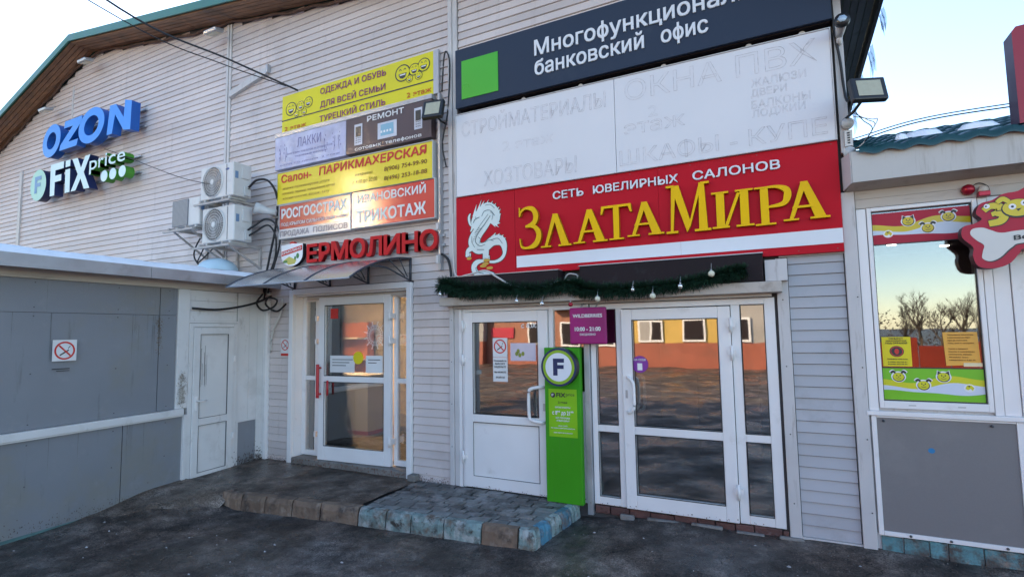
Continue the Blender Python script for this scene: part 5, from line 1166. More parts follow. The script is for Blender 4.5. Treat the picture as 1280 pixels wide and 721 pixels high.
mb = MB(); mb.disc(-2.165, 1.472, .20, .20, -.235, -.141, 40, side=1); mb.build('badge_rim', [navy, black], t)
mb = MB(); mb.disc(-2.165, 1.472, .178, .178, -.2365, None, 40); mb.build('badge_ring', mat('badge_lime', (.25, .42, .02), .4), t)
mb = MB(); mb.disc(-2.165, 1.472, .148, .148, -.238, None, 40); mb.build('badge_face', letter_w, t)
mb = MB(); mb.poly([(-2.225, 1.385), (-2.175, 1.385), (-2.175, 1.455), (-2.105, 1.455), (-2.105, 1.495), (-2.175, 1.495), (-2.175, 1.52), (-2.10, 1.52), (-2.10, 1.562), (-2.225, 1.562)], -.2395); mb.build('badge_letter', navy, t)
mb = MB(); mb.box(-2.325, -2.005, -.1425, -.1405, .735, 1.235); mb.build('info_panel', standlime, t)
mb = MB(); put_text(mb, 'FIX', -2.235, -2.13, 1.15, .045, -.1440, bold=.04); put_text(mb, 'price', -2.125, -2.03, 1.165, .033, -.1440, bold=.0); mb.disc(-2.275, 1.17, .028, .028, -.1440, None, 20); put_text(mb, '2 этаж', -2.215, -2.11, 1.085, .022, -.1440); mb.build('print', blackp, t)
mb = MB(); put_text(mb, 'ВРЕМЯ РАБОТЫ', -2.25, -2.08, 1.035, .016, -.1440); put_text(mb, 'с 8°° до 21°°', -2.285, -2.045, .965, .042, -.1440, bold=.03); put_text(mb, 'БЕЗ ПЕРЕРЫВА', -2.245, -2.085, .925, .016, -.1440); put_text(mb, 'И ВЫХОДНЫХ', -2.235, -2.09, .897, .016, -.1440); put_text(mb, 'НАШ САЙТ:', -2.22, -2.11, .845, .011, -.1440)
put_text(mb, 'все товары по одной цене каждый день', -2.30, -2.03, .822, .011, -.1440); put_text(mb, 'рады видеть вас в магазине', -2.27, -2.06, .775, .011, -.1440); put_text(mb, 'F', -2.287, -2.265, 1.158, .026, -.1455, bold=.03); mb.build('print', whitep, t)
t = thing('no_smoking_sign', 'small no-smoking plate on the pink siding left of the left entrance', 'sign', (-6.54, -.03, 1.55)); nosmoke(t, -6.635, -6.455, 1.545, 1.80, -.024)
t = thing('no_smoking_sign', 'square no-smoking plate on the gray kiosk panel', 'sign', tuple(KX((2.63, .03, 1.65))))
KM = lambda p: KX((-p[0], -p[1], p[2]))
nosmoke(t, -2.745, -2.525, 1.62, 1.84, -.033, xf=KM, strip=False)
mb = MB(KM); mb.box(-2.74, -2.58, -.0285, -.0270, 1.535, 1.545); mb.box(-2.70, -2.58, -.0285, -.0270, 1.515, 1.522); mb.build('glue_mark', blackp, t)
# small concrete block by the threshold
t = thing('concrete_block', 'small rough concrete block on the platform against the siding', 'block', (-4.15, -.08, .05)); mb = MB(); mb.box(-4.23, -4.12, -.14, -.03, .05, .13); mb.build('block', concrete, t, bevel=.012)
# ------------------------------------------------------------------ grey kiosk on the left (perpendicular wing)
KL = 5.6
kb = thing('kiosk', 'low grey panelled kiosk wing with white trims and snow on its roof, left', 'kiosk', tuple(KX((3, 0, 0))))
KQ = lambda p: KX((-p[0], -p[1], p[2]))     # local: x = -distance from the corner, y = into the kiosk
def kbox(name, m, s0, s1, o0, o1, z0, z1, parent=kb, **k):
    mb = MB(KX); mb.box(s0, s1, o0, o1, z0, z1); return mb.build(name, m, parent, **k)
kbox('wall', backing, .02, KL, -.20, -.03, -.2, 2.55)
kbox('wall', backing, .0, KL, -4.0, -3.9, -.2, 2.6)
kbox('wall', backing, KL - .1, KL, -3.9, -.2, -.2, 2.55)
# grey panels: upper and lower rows
bays = [(1.40, 1.62), (1.624, 4.35), (4.39, KL)]
for a, b in bays:
    kbox('panel', kiosk_gray, a + .003, b - .003, -.03, -.004, .955, 2.12); kbox('panel', kiosk_gray, a + .003, b - .003, -.03, -.002, 2.124, 2.46)
for a, b in ((1.27, 2.0), (2.004, 4.35), (4.354, KL)): kbox('panel', kiosk_gray, a + .003, b - .003, -.03, -.003, -.06, .86)
mb = MB(KX)
for s_ in (1.5, 2.1, 2.9, 3.7, 4.3):
    for z_ in (1.0, 1.5, 2.08, 2.17, 2.42, .80, .4, .02): mb.box(s_, s_ + .010, -.0035, -.0005, z_, z_ + .010)
mb.build('screw_heads', acdark, kb, kind='stuff')
mb = MB(KX); rk = random.Random(2)
for i in range(34):
    s_ = rk.choice([1.72, 1.68, 1.9, 2.45, 3.1, 3.5, 1.45, 2.75]) + rk.uniform(-.05, .05); z_ = rk.choice([2.46, 2.12, 2.0, .86]); l_ = rk.uniform(.08, .55); w_ = rk.uniform(.002, .007)
    mb.add([(s_, -.0012, z_), (s_ + w_, -.0012, z_), (s_ + w_ * .4, -.0012, z_ - l_), (s_ + w_ * .3, -.0012, z_ - l_)], [(0, 1, 2, 3)])
mb.build('drip_streaks', mat('streak', (.15, .155, .155), .6, .3, 12), kb, kind='stuff')
kbox('ledge', white_dirty, 1.30, KL, -.03, .05, .87, .95, bevel=.006)
kbox('ledge_lip', white_dirty, 1.30, KL, .0, .035, .855, .869)
kbox('corner_trim', white_dirty, 1.245, 1.395, -.03, .018, .951, 2.46, bevel=.004); kbox('corner_trim', white_dirty, 1.245, 1.29, -.03, .03, -.03, .868, bevel=.004)
kbox('head_trim', cream, .02, KL, -.03, .03, 2.462, 2.56, bevel=.004)
kbox('foundation_strip', mat('faded_teal', (.08, .16, .16), .7, .3, 6), 1.27, KL, -.03, .004, -.19, -.061)
# white boarded part around the door
for k, (a, b) in enumerate(((2.06, 2.19), (2.193, 2.32), (2.323, 2.458))): kbox('cladding_board', white_dirty, .52, 1.243, -.03, -.004 + .001 * k, a, b)
kbox('trim', white_dirty, .505, 1.243, -.03, .012, 2.03, 2.058)
for a, b in ((.02, .155), (.158, .30), (.303, .50)):
    kbox('cladding_board', white_dirty, a, b, -.03, -.003, .66 if b != .155 else .0, 2.458)
kbox('panel', kiosk_gray, .165, .46, -.03, -.006, .0, .64); kbox('trim', white_dirty, .158, .50, -.03, .008, .642, .659)
kbox('trim', white_dirty, .462, .50, -.03, .002, -.02, .64)
kbox('corner_trim', white_dirty, .0, .05, .0, .05, .0, 2.458)
# door
X_ = dict(parent=kb)
fr = MB(KX); fr.box(.515, .575, -.03, .02, -.02, 2.025); fr.next(); fr.box(1.185, 1.24, -.03, .02, .0, 2.025); fr.next(); fr.box(.575, 1.185, -.03, .02, 1.975, 2.025); fr.build('door_frame', white_dirty, kb, bevel=.004)
mb = MB(KX); s0, s1, z0, z1 = .58, 1.18, .0, 1.97
mb.box(s0, s0 + .09, -.02, .034, z0, z1); mb.box(s1 - .09, s1, -.02, .034, z0, z1); mb.box(s0 + .09, s1 - .09, -.02, .034, z1 - .09, z1); mb.box(s0 + .09, s1 - .09, -.02, .034, z0, z0 + .10); mb.box(s0 + .09, s1 - .09, -.02, .034, .70, .79)
kd_ = mb.build('door', white_dirty, kb, bevel=.005)
mb = MB(KX); mb.box(s0 + .09, s1 - .09, -.015, .018, z0 + .10, .70); mb.next(); mb.box(s0 + .09, s1 - .09, -.015, .018, .79, z1 - .09); mb.build('door_panel', white_dirty, kd_)
mb = MB(KX)
for a, b in ((z0 + .10, .70), (.79, z1 - .09)):
    mb.box(s0 + .09, s0 + .094, .018, .0355, a, b); mb.box(s1 - .094, s1 - .09, .018, .0355, a, b); mb.box(s0 + .094, s1 - .094, .018, .0355, b - .004, b); mb.box(s0 + .094, s1 - .094, .018, .0355, a, a + .004)
mb.build('gasket', mat('gasket_gray', (.12, .12, .12), .6), kd_, kind='stuff')
mb = MB(KX); mb.box(1.12, 1.15, .035, .045, .90, 1.08); mb.tube([(1.135, .045, 1.02), (1.135, .085, 1.02), (1.02, .085, 1.02)], .010); mb.build('handle', white, kd_)
mb = MB(KX)
for zz in (.45, 1.5): mb.next(); mb.box(.56, .59, .035, .05, zz, zz + .08)
mb.build('hinge', white, kd_)
# scratches on the door and corner (worn paint, their own shapes)
mb = MB(KX); rs = random.Random(5)
for i in range(16):
    s_ = 1.04 + rs.uniform(-.06, .07); z_ = 1.18 + rs.uniform(0, .15); mb.box(s_, s_ + rs.uniform(.003, .008), .0185, .0192, z_, z_ + rs.uniform(.1, .42))
mb.build('scuff_marks', mat('scuff', (.25, .24, .23), .7, .2, 20), kd_, kind='stuff')
# roof, fascia, snow
def kroof(name, m, o0, o1, za0, za1, thick, s0=-.0, s1=KL + .2, **k):
    mb = MB(KX); mb.add([(s0, o0, za0), (s1, o0, za0), (s1, o1, za1), (s0, o1, za1), (s0, o0, za0 + thick), (s1, o0, za0 + thick), (s1, o1, za1 + thick), (s0, o1, za1 + thick)], [(3, 2, 1, 0), (4, 5, 6, 7), (0, 1, 5, 4), (1, 2, 6, 5), (2, 3, 7, 6), (3, 0, 4, 7)])
    return mb.build(name, m, kb, **k)
kroof('soffit', cream, .30, -.03, 2.545, 2.562, .012)
kroof('roof', metal_g, .30, -4.1, 2.60, 3.05, .05)
for a, b in ((0, 1.95), (1.955, 4.4), (4.405, KL + .2)): kbox('fascia', metal_g, a, b, .301, .318, 2.535, 2.665)
mb = MB(KX); mb.smooth = True; nx, ny = 90, 26; vs = []
for j in range(ny + 1):
    for i in range(nx + 1):
        s_ = .12 + (KL) * i / nx; u = j / ny; o_ = .31 - 4.3 * (u ** 1.5)
        base = 2.65 + (.30 - o_) * .102; d_ = .085 + .02 * mn.noise(Vector((s_ * 1.5, o_ * 1.5, 0))) + .01 * mn.noise(Vector((s_ * 6, o_ * 6, 0)))
        e = sstep(0, .025, u); ee = sstep(0, .08, i / nx)
        vs.append((s_, o_ - .03 * e + .012 * mn.noise(Vector((s_ * 3, 0, 4))), base + d_ * (.15 + .85 * e) * (.3 + .7 * ee)))
mb.add(vs, [(j * (nx + 1) + i, j * (nx + 1) + i + 1, (j + 1) * (nx + 1) + i + 1, (j + 1) * (nx + 1) + i) for j in range(ny) for i in range(nx)])
mb.build('roof_snow', snow, kb, recalc=True)

def flecks(name, m_, parent, xf, n, fx, fz, o_, r0, r1, seed):
    rr = random.Random(seed); mb = MB(xf)
    for i in range(n):
        cx, cz = fx(rr), fz(rr); r = rr.uniform(r0, r1); k_ = rr.choice([5, 6, 7])
        P = [(cx + r * rr.uniform(.4, 1.2) * math.cos(2 * PI * q / k_), cz + r * rr.uniform(.4, 1.5) * math.sin(2 * PI * q / k_)) for q in range(k_)]
        mb.add([(p[0], o_ + .00004 * i, p[1]) for p in P], [tuple(range(k_))])
    mb.build(name, m_, parent, kind='stuff')
mould = mat('mould', (.085, .07, .06), .9, .4, 30); peel = mat('peeled_paint', (.38, .35, .31), .8, .3, 20)
flecks('mould_stain', mould, kb, KX, 900, lambda r: r.triangular(.02, .62, .08), lambda r: abs(r.gauss(0, .07)) * (1.6 if r.random() < .3 else 1), .003, .002, .010, 1)
flecks('peeled_patch', peel, kb, KX, 420, lambda r: r.gauss(1.325, .025), lambda r: r.choice([1.05, 1.12, 1.2, 1.33]) + r.gauss(0, .04), .019, .002, .010, 2)
flecks('mould_stain', mould, kb, KX, 60, lambda r: r.uniform(.6, 1.15), lambda r: abs(r.gauss(0, .025)), .0345, .003, .010, 3)
flecks('rust_stain', mat('rust_stain', (.16, .12, .085), .8, .3, 12), kb, KX, 200, lambda r: r.gauss(1.62, .02), lambda r: r.triangular(1.55, 2.1, 2.05), -.0015, .002, .007, 4)
flecks('splash_dirt', mat('splash_dirt', (.13, .12, .11), .8, .3, 12), kb, KX, 700, lambda r: r.uniform(1.35, 5.4), lambda r: abs(r.gauss(0, .06)) - .05, -.0012, .002, .008, 5)
FXF = lambda p: Vector((p[0], -p[1], p[2]))
flecks('splash_dirt', mat('brown_dirt', (.16, .10, .075), .8, .3, 12), bld, FXF, 420, lambda r: r.choice([r.uniform(-6.87, -6.45), r.uniform(-4.22, -3.68)]), lambda r: .05 + abs(r.gauss(0, .03)), .024, .002, .007, 6)
flecks('splash_dirt', MATS['brown_dirt'], bld, FXF, 130, lambda r: r.uniform(-6.34, -4.33), lambda r: r.uniform(.06, .125), .0465, .004, .016, 7)
flecks('splash_dirt', MATS['brown_dirt'], bld, FXF, 90, lambda r: r.uniform(-3.4, -.2), lambda r: .07 + abs(r.gauss(0, .015)), .0575, .002, .007, 8)

# pale plastic dome and a yellow board standing on the kiosk roof
t = thing('roof_cover', 'pale blue rounded cover on the snowy kiosk roof under the air conditioners', 'cover', tuple(KX((.55, -.45, 2.75))))
c_ = KX((.45, -.50, 2.80)); mb = MB(lambda p: c_ + Vector(p)); mb.smooth = True
n = 18; vs = [(0, 0, .20)] + [(.28 * math.sin(a) * math.cos(2 * PI * k / n), .28 * math.sin(a) * math.sin(2 * PI * k / n), .20 * math.cos(a)) for a in (PI * q / 12 for q in range(1, 7)) for k in range(n)]
fs = [(0, 1 + k, 1 + (k + 1) % n) for k in range(n)] + [(1 + q * n + k, 1 + (q + 1) * n + k, 1 + (q + 1) * n + (k + 1) % n, 1 + q * n + (k + 1) % n) for q in range(5) for k in range(n)]
mb.add(vs, fs); mb.build('dome', mat('dome_blue', (.42, .55, .62), .35, .1, 4), t)
mb = MB(lambda p: c_ + Vector(p)); mb.box(-.3, .3, -.3, .3, -.06, 0); mb.build('base', metal_g, t)

# ------------------------------------------------------------------ pet shop on the right
ps = thing('pet_shop', 'low shop front with white frames, grey panel and dark green tiled roof, right', 'shop', (2, 0, 0))
PX1 = 4.6
mb = MB(); mb.box(.55, .655, -.001, .25, -.1, 3.02); mb.next(); mb.box(.655, 1.395, 0, .25, -.1, 1.165); mb.next(); mb.box(.655, 1.395, 0, .25, 2.865, 3.02); mb.next(); mb.box(1.395, 1.70, 0, .25, -.1, 3.02); mb.next(); mb.box(2.6, PX1, 0, .25, -.1, 3.02); mb.next(); mb.box(1.70, 2.6, 0, .25, 2.35, 3.02)
mb.build('wall', white_d, ps)
mb = MB(); mb.box(PX1 - .2, PX1, .25, 6, -.1, 3.1); mb.next(); mb.box(.6, PX1, 5.8, 6, -.1, 3.1); mb.build('wall', white_d, ps)
mb = MB(); mb.box(.576, .645, -.03, -.002, 1.141, 2.86); mb.next(); mb.box(1.40, 1.455, -.03, -.001, 1.141, 2.86); mb.next(); mb.box(1.46, 1.56, -.02, -.001, 1.141, 2.86); mb.next(); mb.box(1.565, 1.69, -.03, -.001, .0, 2.86)
mb.build('cover_board', white, ps, bevel=.003)
mb = MB(); mb.box(.576, PX1, -.025, -.001, 2.868, 2.945); mb.next(); mb.box(.576, PX1, -.022, -.001, 2.948, 3.035); mb.build('head_board', cream, ps)
# window
wx0, wx1, wz0, wz1 = .652, 1.395, 1.165, 2.862
mb = MB(); mb.frame(wx0, wx1, wz0, wz1, .032, -.035, .06, .06); wf = mb.build('window', white, ps, bevel=.004)
mb = MB(); mb.frame(wx0 + .032, wx1 - .032, wz0 + .06, wz1 - .032, .007, -.012, .03); mb.build('gasket', black, wf)
mb = MB(); mb.box(wx0 + .03, wx1 - .03, .002, .012, wz0 + .05, wz1 - .03); mb.build('glass_pane', glass_pet, wf)
mb = MB(); mb.box(.85, .90, -.037, -.034, 1.19, 1.2); mb.next(); mb.box(1.17, 1.22, -.037, -.034, 1.19, 1.2); mb.build('drain_cap', acgray, wf)
gx0, gx1 = wx0 + .04, wx1 - .04
def wavy(z0_, amp, ph, lo=False, n=24): return [(gx0 + (gx1 - gx0) * i / n, z0_ + amp * math.sin(ph + 5.5 * i / n) + amp * .4 * math.sin(ph * 2 + 11 * i / n)) for i in range(n + 1)]
def strip(z0_, z1_, bgm, bm, wm):
    h = z1_ - z0_; mb = MB(); mb.box(gx0, gx1, -.0030, .0015, z0_, z1_); mb.build('decal_strip', bgm, wf)
    mb = MB(); up_ = wavy(z0_ + h * .66, h * .10, 3.6); lo = wavy(z0_ + h * .42, h * .07, 3.3); mb.poly(lo + up_[::-1], -.0036); mb.build('decal_wave', bm, wf)
    mb = MB(); up_ = wavy(z0_ + h * .46, h * .09, 3.4); lo = wavy(z0_ + h * .25, h * .05, .8); mb.poly(lo + up_[::-1], -.0042); mb.build('decal_wave', wm, wf)
strip(2.545, 2.81, petred, petyel, palew); strip(1.235, 1.495, limeg, yelg, palew)
mb = MB(); mb.box(gx0, gx1, -.0055, .0012, 1.495, 1.503); mb.next(); mb.box(gx0, gx1, -.0055, .0012, 2.538, 2.545); mb.build('decal_border', blackp, wf)
def face(parent, cx, cz, r, y, col, dog=False, half=False):
    a = MB(); a.disc(cx, cz, r * 1.22, r * 1.08, y, None, 24)
    ears = [[(-.95, .35), (-.85, 1.15), (-.25, .75)], [(.95, .35), (.85, 1.15), (.25, .75)]] if not dog else [ribbon([(-.45, .6, .3), (-.8, 1.05, .4), (-1.25, .75, .35)], 4), ribbon([(.45, .6, .3), (.8, 1.05, .4), (1.25, .75, .35)], 4)]
    for k, e in enumerate(ears): a.poly([(cx + p[0] * r * 1.12, cz + p[1] * r * 1.12) for p in e], y - .0001 * (k + 1))
    a.build('animal_face', whitep, parent)
    b = MB(); b.disc(cx, cz - .08 * r, r * 1.0, r * .9, y - .0006, None, 24)
    for k, e in enumerate(ears): b.poly([(cx + p[0] * r, cz + p[1] * r) for p in e], y - .0007 - .0001 * k)
    b.build('animal_outline', blackp, parent)
    c = MB(); c.disc(cx - .02 * r, cz, r * .90, r * .80, y - .0012, None, 24); c.build('animal_fill', col, parent)
    d = MB()
    for sg in (-1, 1): d.disc(cx + sg * .28 * r, cz + .25 * r, .10 * r, .15 * r, y - .0018, None, 8)
    d.poly([(cx - .2 * r, cz + .05 * r), (cx + .2 * r, cz + .05 * r), (cx, cz - .15 * r)], y - .0018)
    d.poly(ribbon([(cx - .42 * r, cz - .28 * r, .09 * r), (cx, cz - .42 * r, .10 * r), (cx + .42 * r, cz - .28 * r, .09 * r)], 4), y - .0018); d.build('animal_features', blackp, parent)
for (cx, cz, dog, col) in ((.945, 2.725, False, petyel), (1.215, 2.735, True, petyel), (1.075, 2.655, True, petyel), (.80, 1.425, True, yelg), (1.10, 1.43, False, yelg), (.965, 1.36, True, yelg)):
    face(wf, cx, cz, .042, -.0048, col, dog)
for (cx, cz, col) in ((.80, 2.63, petyel), (1.26, 1.345, yelg)):
    mb = MB(); mb.disc(cx, cz, .036, .032, -.0048, None, 16); mb.build('animal_face', whitep, wf)
    mb = MB(); mb.poly([(cx - .028, cz - .005), (cx - .015, cz + .022), (cx + .012, cz + .024), (cx + .028, cz + .002), (cx + .018, cz - .022), (cx + .006, cz - .004), (cx - .01, cz - .016)], -.0054); mb.build('animal_fill', col, wf)
    mb = MB(); mb.disc(cx - .002, cz + .014, .008, .006, -.006, None, 8); mb.build('animal_features', blackp, wf)
mb = MB(); mb.box(.70, .90, -.0030, .0015, 1.51, 1.755); mb.build('yellow_notice', paper_y, wf)
mb = MB()
for k, (s_, a, b) in enumerate((('ОБЪЕКТ', .75, .85), ('НАХОДИТСЯ', .73, .87), ('ПОД ОХРАНОЙ', .725, .875))): put_text(mb, s_, a, b, 1.735 - .019 * k, .012, -.0040, bold=.03)
mb.disc(.80, 1.635, .050, .046, -.0040, None, 24); put_text(mb, 'ТЕЛЕФОН ОХРАНЫ', .73, .87, 1.566, .009, -.0040); put_text(mb, '8 (496) 253-55-21', .735, .865, 1.543, .009, -.0040, bold=.03); put_text(mb, '8 (496) 253-55-31', .735, .865, 1.525, .009, -.0040, bold=.03); mb.build('print', blackp, wf)
mb = MB(); mb.disc(.80, 1.635, .016, .024, -.0055, None, 12); ring(mb, .80, 1.635, .044, .040, .88, -.0050, -.0045); mb.build('print', [redp, redp], wf)
mb = MB(); mb.poly([(1.115, 1.79), (1.335, 1.79), (1.345, 1.53), (1.125, 1.52)], -.0030, .0015); mb.build('orange_notice', paper_o, wf)
mb = MB()
for k in range(10):
    if k == 4: continue
    put_text(mb, ('Уважаемые покупатели', 'в нашем магазине вы найдете', 'корма для кошек и собак', 'птиц, рыб и грызунов', '', 'Также в продаже', 'клетки и аквариумы', 'наполнители, игрушки', 'Ждём вас', 'ежедневно с 9 до 20')[k], 1.145, 1.31 - .02 * (k % 3), 1.765 - .0225 * k, .009, -.0040, bold=.01)
mb.build('print', bt, wf)
mb = MB(); mb.box(1.235, 1.352, -.0045, -.0032, 1.515, 1.545); mb.build('tape', mat('tape', (.75, .65, .4), .4), wf)
# interior behind the glass with small lit downlights
mb = MB(); mb.box(.6, 4.4, .26, 5.7, -.1, -.05); mb.build('interior_floor', int_floor, ps)
mb = MB(); mb.box(.60, .62, .26, 4, -.05, 2.9); mb.next(); mb.box(.62, 4.4, 4, 4.05, -.05, 2.9); mb.next(); mb.box(.62, 4.4, .26, 4, 2.9, 2.95); mb.build('interior_wall', mat('shop_dim', (.12, .09, .08), .8), ps)
for i, (x, y) in enumerate(((1.0, .9), (1.35, 1.5), (.9, 2.0), (1.7, 2.4), (1.25, 2.9), (.95, 3.4), (1.9, 3.4))):
    mb = MB(); mb.tube([(x, y, 2.888), (x, y, 2.899)], .05, 14); mb.build('ceiling_light', lampon, ps)
# ledge, grey lower panel and frame
mb = MB(); mb.box(.556, PX1, -.055, -.001, 1.103, 1.140); mb.build('ledge', white, ps, bevel=.004)
mb = MB(); mb.box(.622, 1.515, -.03, -.001, .165, 1.085); mb.next(); mb.box(1.70, 2.58, -.03, -.001, .165, 1.085); mb.build('panel', pet_gray, ps)
mb = MB(); mb.box(.585, .621, -.04, -.001, .13, 1.10); mb.next(); mb.box(1.516, 1.56, -.04, -.001, .13, 1.10); mb.next(); mb.box(.622, 1.515, -.04, -.001, .13, .164); mb.next(); mb.box(.622, 1.515, -.04, -.001, 1.086, 1.10); mb.build('panel_frame', white, ps, bevel=.003)
mb = MB()
for x, z_ in ((.67, 1.06), (1.37, 1.06), (.80, .148), (1.06, .148), (1.40, .148)): mb.tube([(x, -.030, z_), (x, -.046, z_)], .010, 8)
mb.build('bolt', acdark, ps, kind='stuff')
mb = MB(); mb.disc(.98, .84, .023, .021, -.0315, None, 16); mb.build('blue_sticker', mat('sticker_blue', (.02, .20, .42), .4), ps)
x = .60
for l in (.15, .17, .12, .22, .25, .24, .25, .25, .25, .25, .25, .25):
    mb = MB(); mb.box(x + .004, x + l - .004, -.02 + random.uniform(-.010, .010), .0, -.06, .122 - random.uniform(0, .012)); mb.build('foundation_brick', tealbrick, ps, bevel=.004); x += l
# door further right
mb = MB(); mb.frame(1.70, 2.60, .0, 2.35, .05, -.03, .05); pd = mb.build('door', white, ps, bevel=.004); mb = MB(); mb.box(1.75, 2.55, .0, .01, .95, 2.30); mb.build('glass_pane', glass_pet, pd); mb = MB(); mb.box(1.75, 2.55, -.005, .02, .05, .90); mb.build('door_panel', white, pd)
# canopy box
mb = MB(); mb.box(.545, PX1 + .2, -.262, -.25, 3.05, 3.31); mb.build('canopy_fascia', mat('fascia_cream', (.50, .48, .45), .5, .06, 3, dirt=[((.30, .26, .22), .5, 2, .54, (9, 9, .8))]), ps)
mb = MB(); mb.add([(.545, -.248, 3.05), (PX1 + .2, -.248, 3.05), (PX1 + .2, -.03, 3.02), (.50, -.03, 3.02), (.545, -.248, 3.06), (PX1 + .2, -.248, 3.06), (PX1 + .2, -.03, 3.03), (.50, -.03, 3.03)], [(3, 2, 1, 0), (4, 5, 6, 7), (0, 1, 5, 4), (1, 2, 6, 5), (2, 3, 7, 6), (3, 0, 4, 7)]); mb.build('canopy_soffit', beige, ps)
mb = MB(); mb.add([(.535, -.25, 3.05), (.544, -.25, 3.05), (.544, -.25, 3.31), (.535, -.25, 3.31), (.49, -.06, 3.03), (.50, -.06, 3.03), (.50, -.06, 3.32), (.49, -.06, 3.32)], [(0, 1, 2, 3), (7, 6, 5, 4), (0, 4, 5, 1), (1, 5, 6, 2), (2, 6, 7, 3), (3, 7, 4, 0)]); mb.build('canopy_end', white_d, ps, recalc=True)
# metal tile roof: stepped, wavy rows
nx = 130
for r_ in range(9):
    ya, yb_ = -.30 + r_ * .32, -.30 + (r_ + 1) * .32 + .01; za = 3.325 + r_ * .105; zb_ = za + .105
    mb = MB(); mb.smooth = True; vs = []
    for j, (y_, z_) in enumerate(((ya, za - (.05 if r_ == 0 else .035)), (ya, za), (yb_, zb_ - .012))):
        for i in range(nx + 1):
            x_ = .60 + (PX1 - .2) * i / nx; vs.append((x_, y_, z_ + (.014 * math.sin(x_ * 2 * PI / .19))))
    mb.add(vs, [(j * (nx + 1) + i, j * (nx + 1) + i + 1, (j + 1) * (nx + 1) + i + 1, (j + 1) * (nx + 1) + i) for j in range(2) for i in range(nx)])
    mb.build('roof_tile_row', green_roof, ps, recalc=False)
mb = MB(); mb.box(.58, PX1 + .2, -.265, 6.2, 3.305, 3.318); mb.build('roof_base', green_roof, ps)
mb = MB(); mb.add([(.6, -.2, 3.293), (.6, 2.6, 3.293), (.6, 2.6, 4.25)], [(0, 1, 2)]); mb.build('roof_gable', green_roof, ps)
def patch(label, cx, cy, rx, ry, seed):
    rg = random.Random(seed); n = 22; mb = MB(); mb.smooth = True; rim = []
    for k in range(n):
        a = 2 * PI * k / n; f = rg.uniform(.65, 1.1); x_, y_ = cx + rx * f * math.cos(a), cy + ry * f * math.sin(a); rim.append((x_, y_, 3.335 + (y_ + .30) * .33 + .012))
    inn = [(cx + (p[0] - cx) * .7, cy + (p[1] - cy) * .7, 3.335 + (cy + (p[1] - cy) * .7 + .3) * .33 + .05) for p in rim]
    mb.add(rim + inn + [(cx, cy, 3.335 + (cy + .3) * .33 + .06)], [(k, (k + 1) % n, n + (k + 1) % n, n + k) for k in range(n)] + [(n + k, n + (k + 1) % n, 2 * n) for k in range(n)])
    mb.build('snow_patch', snow, ps, label=label)
patch('larger snow patch, left', 1.08, -.10, .14, .10, 3); patch('thin snow patch, right', 1.40, -.17, .14, .035, 8); patch('small snow patch, far left', .90, -.24, .05, .03, 4)
cable('thin cable stretched just above the green tiled roof', [(.60, .1, 3.50), (1.2, .3, 3.66), (2.2, .5, 3.72), (4.2, .6, 3.74)], .006)
cable('second thin cable stretched above the green tiled roof, slightly higher', [(.60, .12, 3.535), (1.2, .3, 3.685), (2.2, .5, 3.75), (4.2, .6, 3.78)], .005)
t = thing('red_light_box', 'tall dark red light box standing behind the green tiled roof edge, far right', 'sign', (2.0, 0, 3.4))
mb = MB(); rr_ = [(1.703, 3.42), (1.703, 4.17), (1.73, 4.205), (2.55, 4.26), (2.58, 4.23), (2.58, 3.42)]; mb.poly(rr_, -.02, .16, side=1); mb.build('box_body', [mat('deep_red', (.30, .008, .028), .4, .05, 2), mat('plum_side', (.06, .02, .06), .5)], t)
mb = MB(); mb.box(1.8, 1.84, .165, .2, 3.38, 4.1); mb.next(); mb.box(2.4, 2.44, .165, .2, 3.38, 4.1); mb.build('post', bracket, t)
# bone-shaped sign
t = thing('pet_sign', 'bone-shaped white and red pet shop sign with a yellow dog face, beside the window', 'sign', (1.9, -.05, 2.5))
def loopy(pts, n=6):
    P = pts; out = []; m_ = len(P)
    for i in range(m_):
        p0, p1, p2, p3 = [Vector(P[(i + k - 1) % m_]) for k in range(4)]
        for k in range(n):
            u = k / n; out.append(tuple(.5 * ((2 * p1) + (p2 - p0) * u + (2 * p0 - 5 * p1 + 4 * p2 - p3) * u * u + (3 * p1 - p0 - 3 * p2 + p3) * u ** 3)))
    return out
SY = -.25
redout = loopy([(1.235, 2.52), (1.245, 2.60), (1.31, 2.62), (1.36, 2.65), (1.33, 2.70), (1.36, 2.77), (1.43, 2.79), (1.50, 2.83), (1.58, 2.84), (1.64, 2.87), (1.74, 2.88), (1.86, 2.86), (2.0, 2.85), (2.3, 2.84), (2.62, 2.82), (2.80, 2.74), (2.80, 2.64), (2.74, 2.56), (2.80, 2.48), (2.78, 2.38), (2.68, 2.34), (2.56, 2.40), (2.0, 2.41), (1.62, 2.41), (1.56, 2.37), (1.50, 2.30), (1.41, 2.27), (1.32, 2.29), (1.29, 2.37), (1.295, 2.44)])
mb = MB(); mb.poly(redout, SY, SY + .10, side=1); mb.build('sign_board', [petred, mat('sign_edge', (.05, .01, .02), .5)], t)
bone = loopy([(1.285, 2.54), (1.30, 2.58), (1.36, 2.585), (1.41, 2.56), (1.47, 2.535), (1.60, 2.545), (2.1, 2.56), (2.50, 2.56), (2.62, 2.62), (2.70, 2.59), (2.69, 2.53), (2.66, 2.49), (2.70, 2.44), (2.66, 2.40), (2.58, 2.42), (2.50, 2.46), (2.0, 2.455), (1.60, 2.45), (1.52, 2.42), (1.45, 2.35), (1.39, 2.325), (1.345, 2.35), (1.35, 2.40), (1.36, 2.45), (1.32, 2.49)])
mb = MB(); mb.poly([(p[0] + .006, p[1] - .008) for p in bone], SY - .001); mb.build('bone_shadow_print', blackp, t)
mb = MB(); mb.poly(bone, SY - .002); mb.build('bone_print', mat('bone_white', (.62, .60, .56), .4), t)
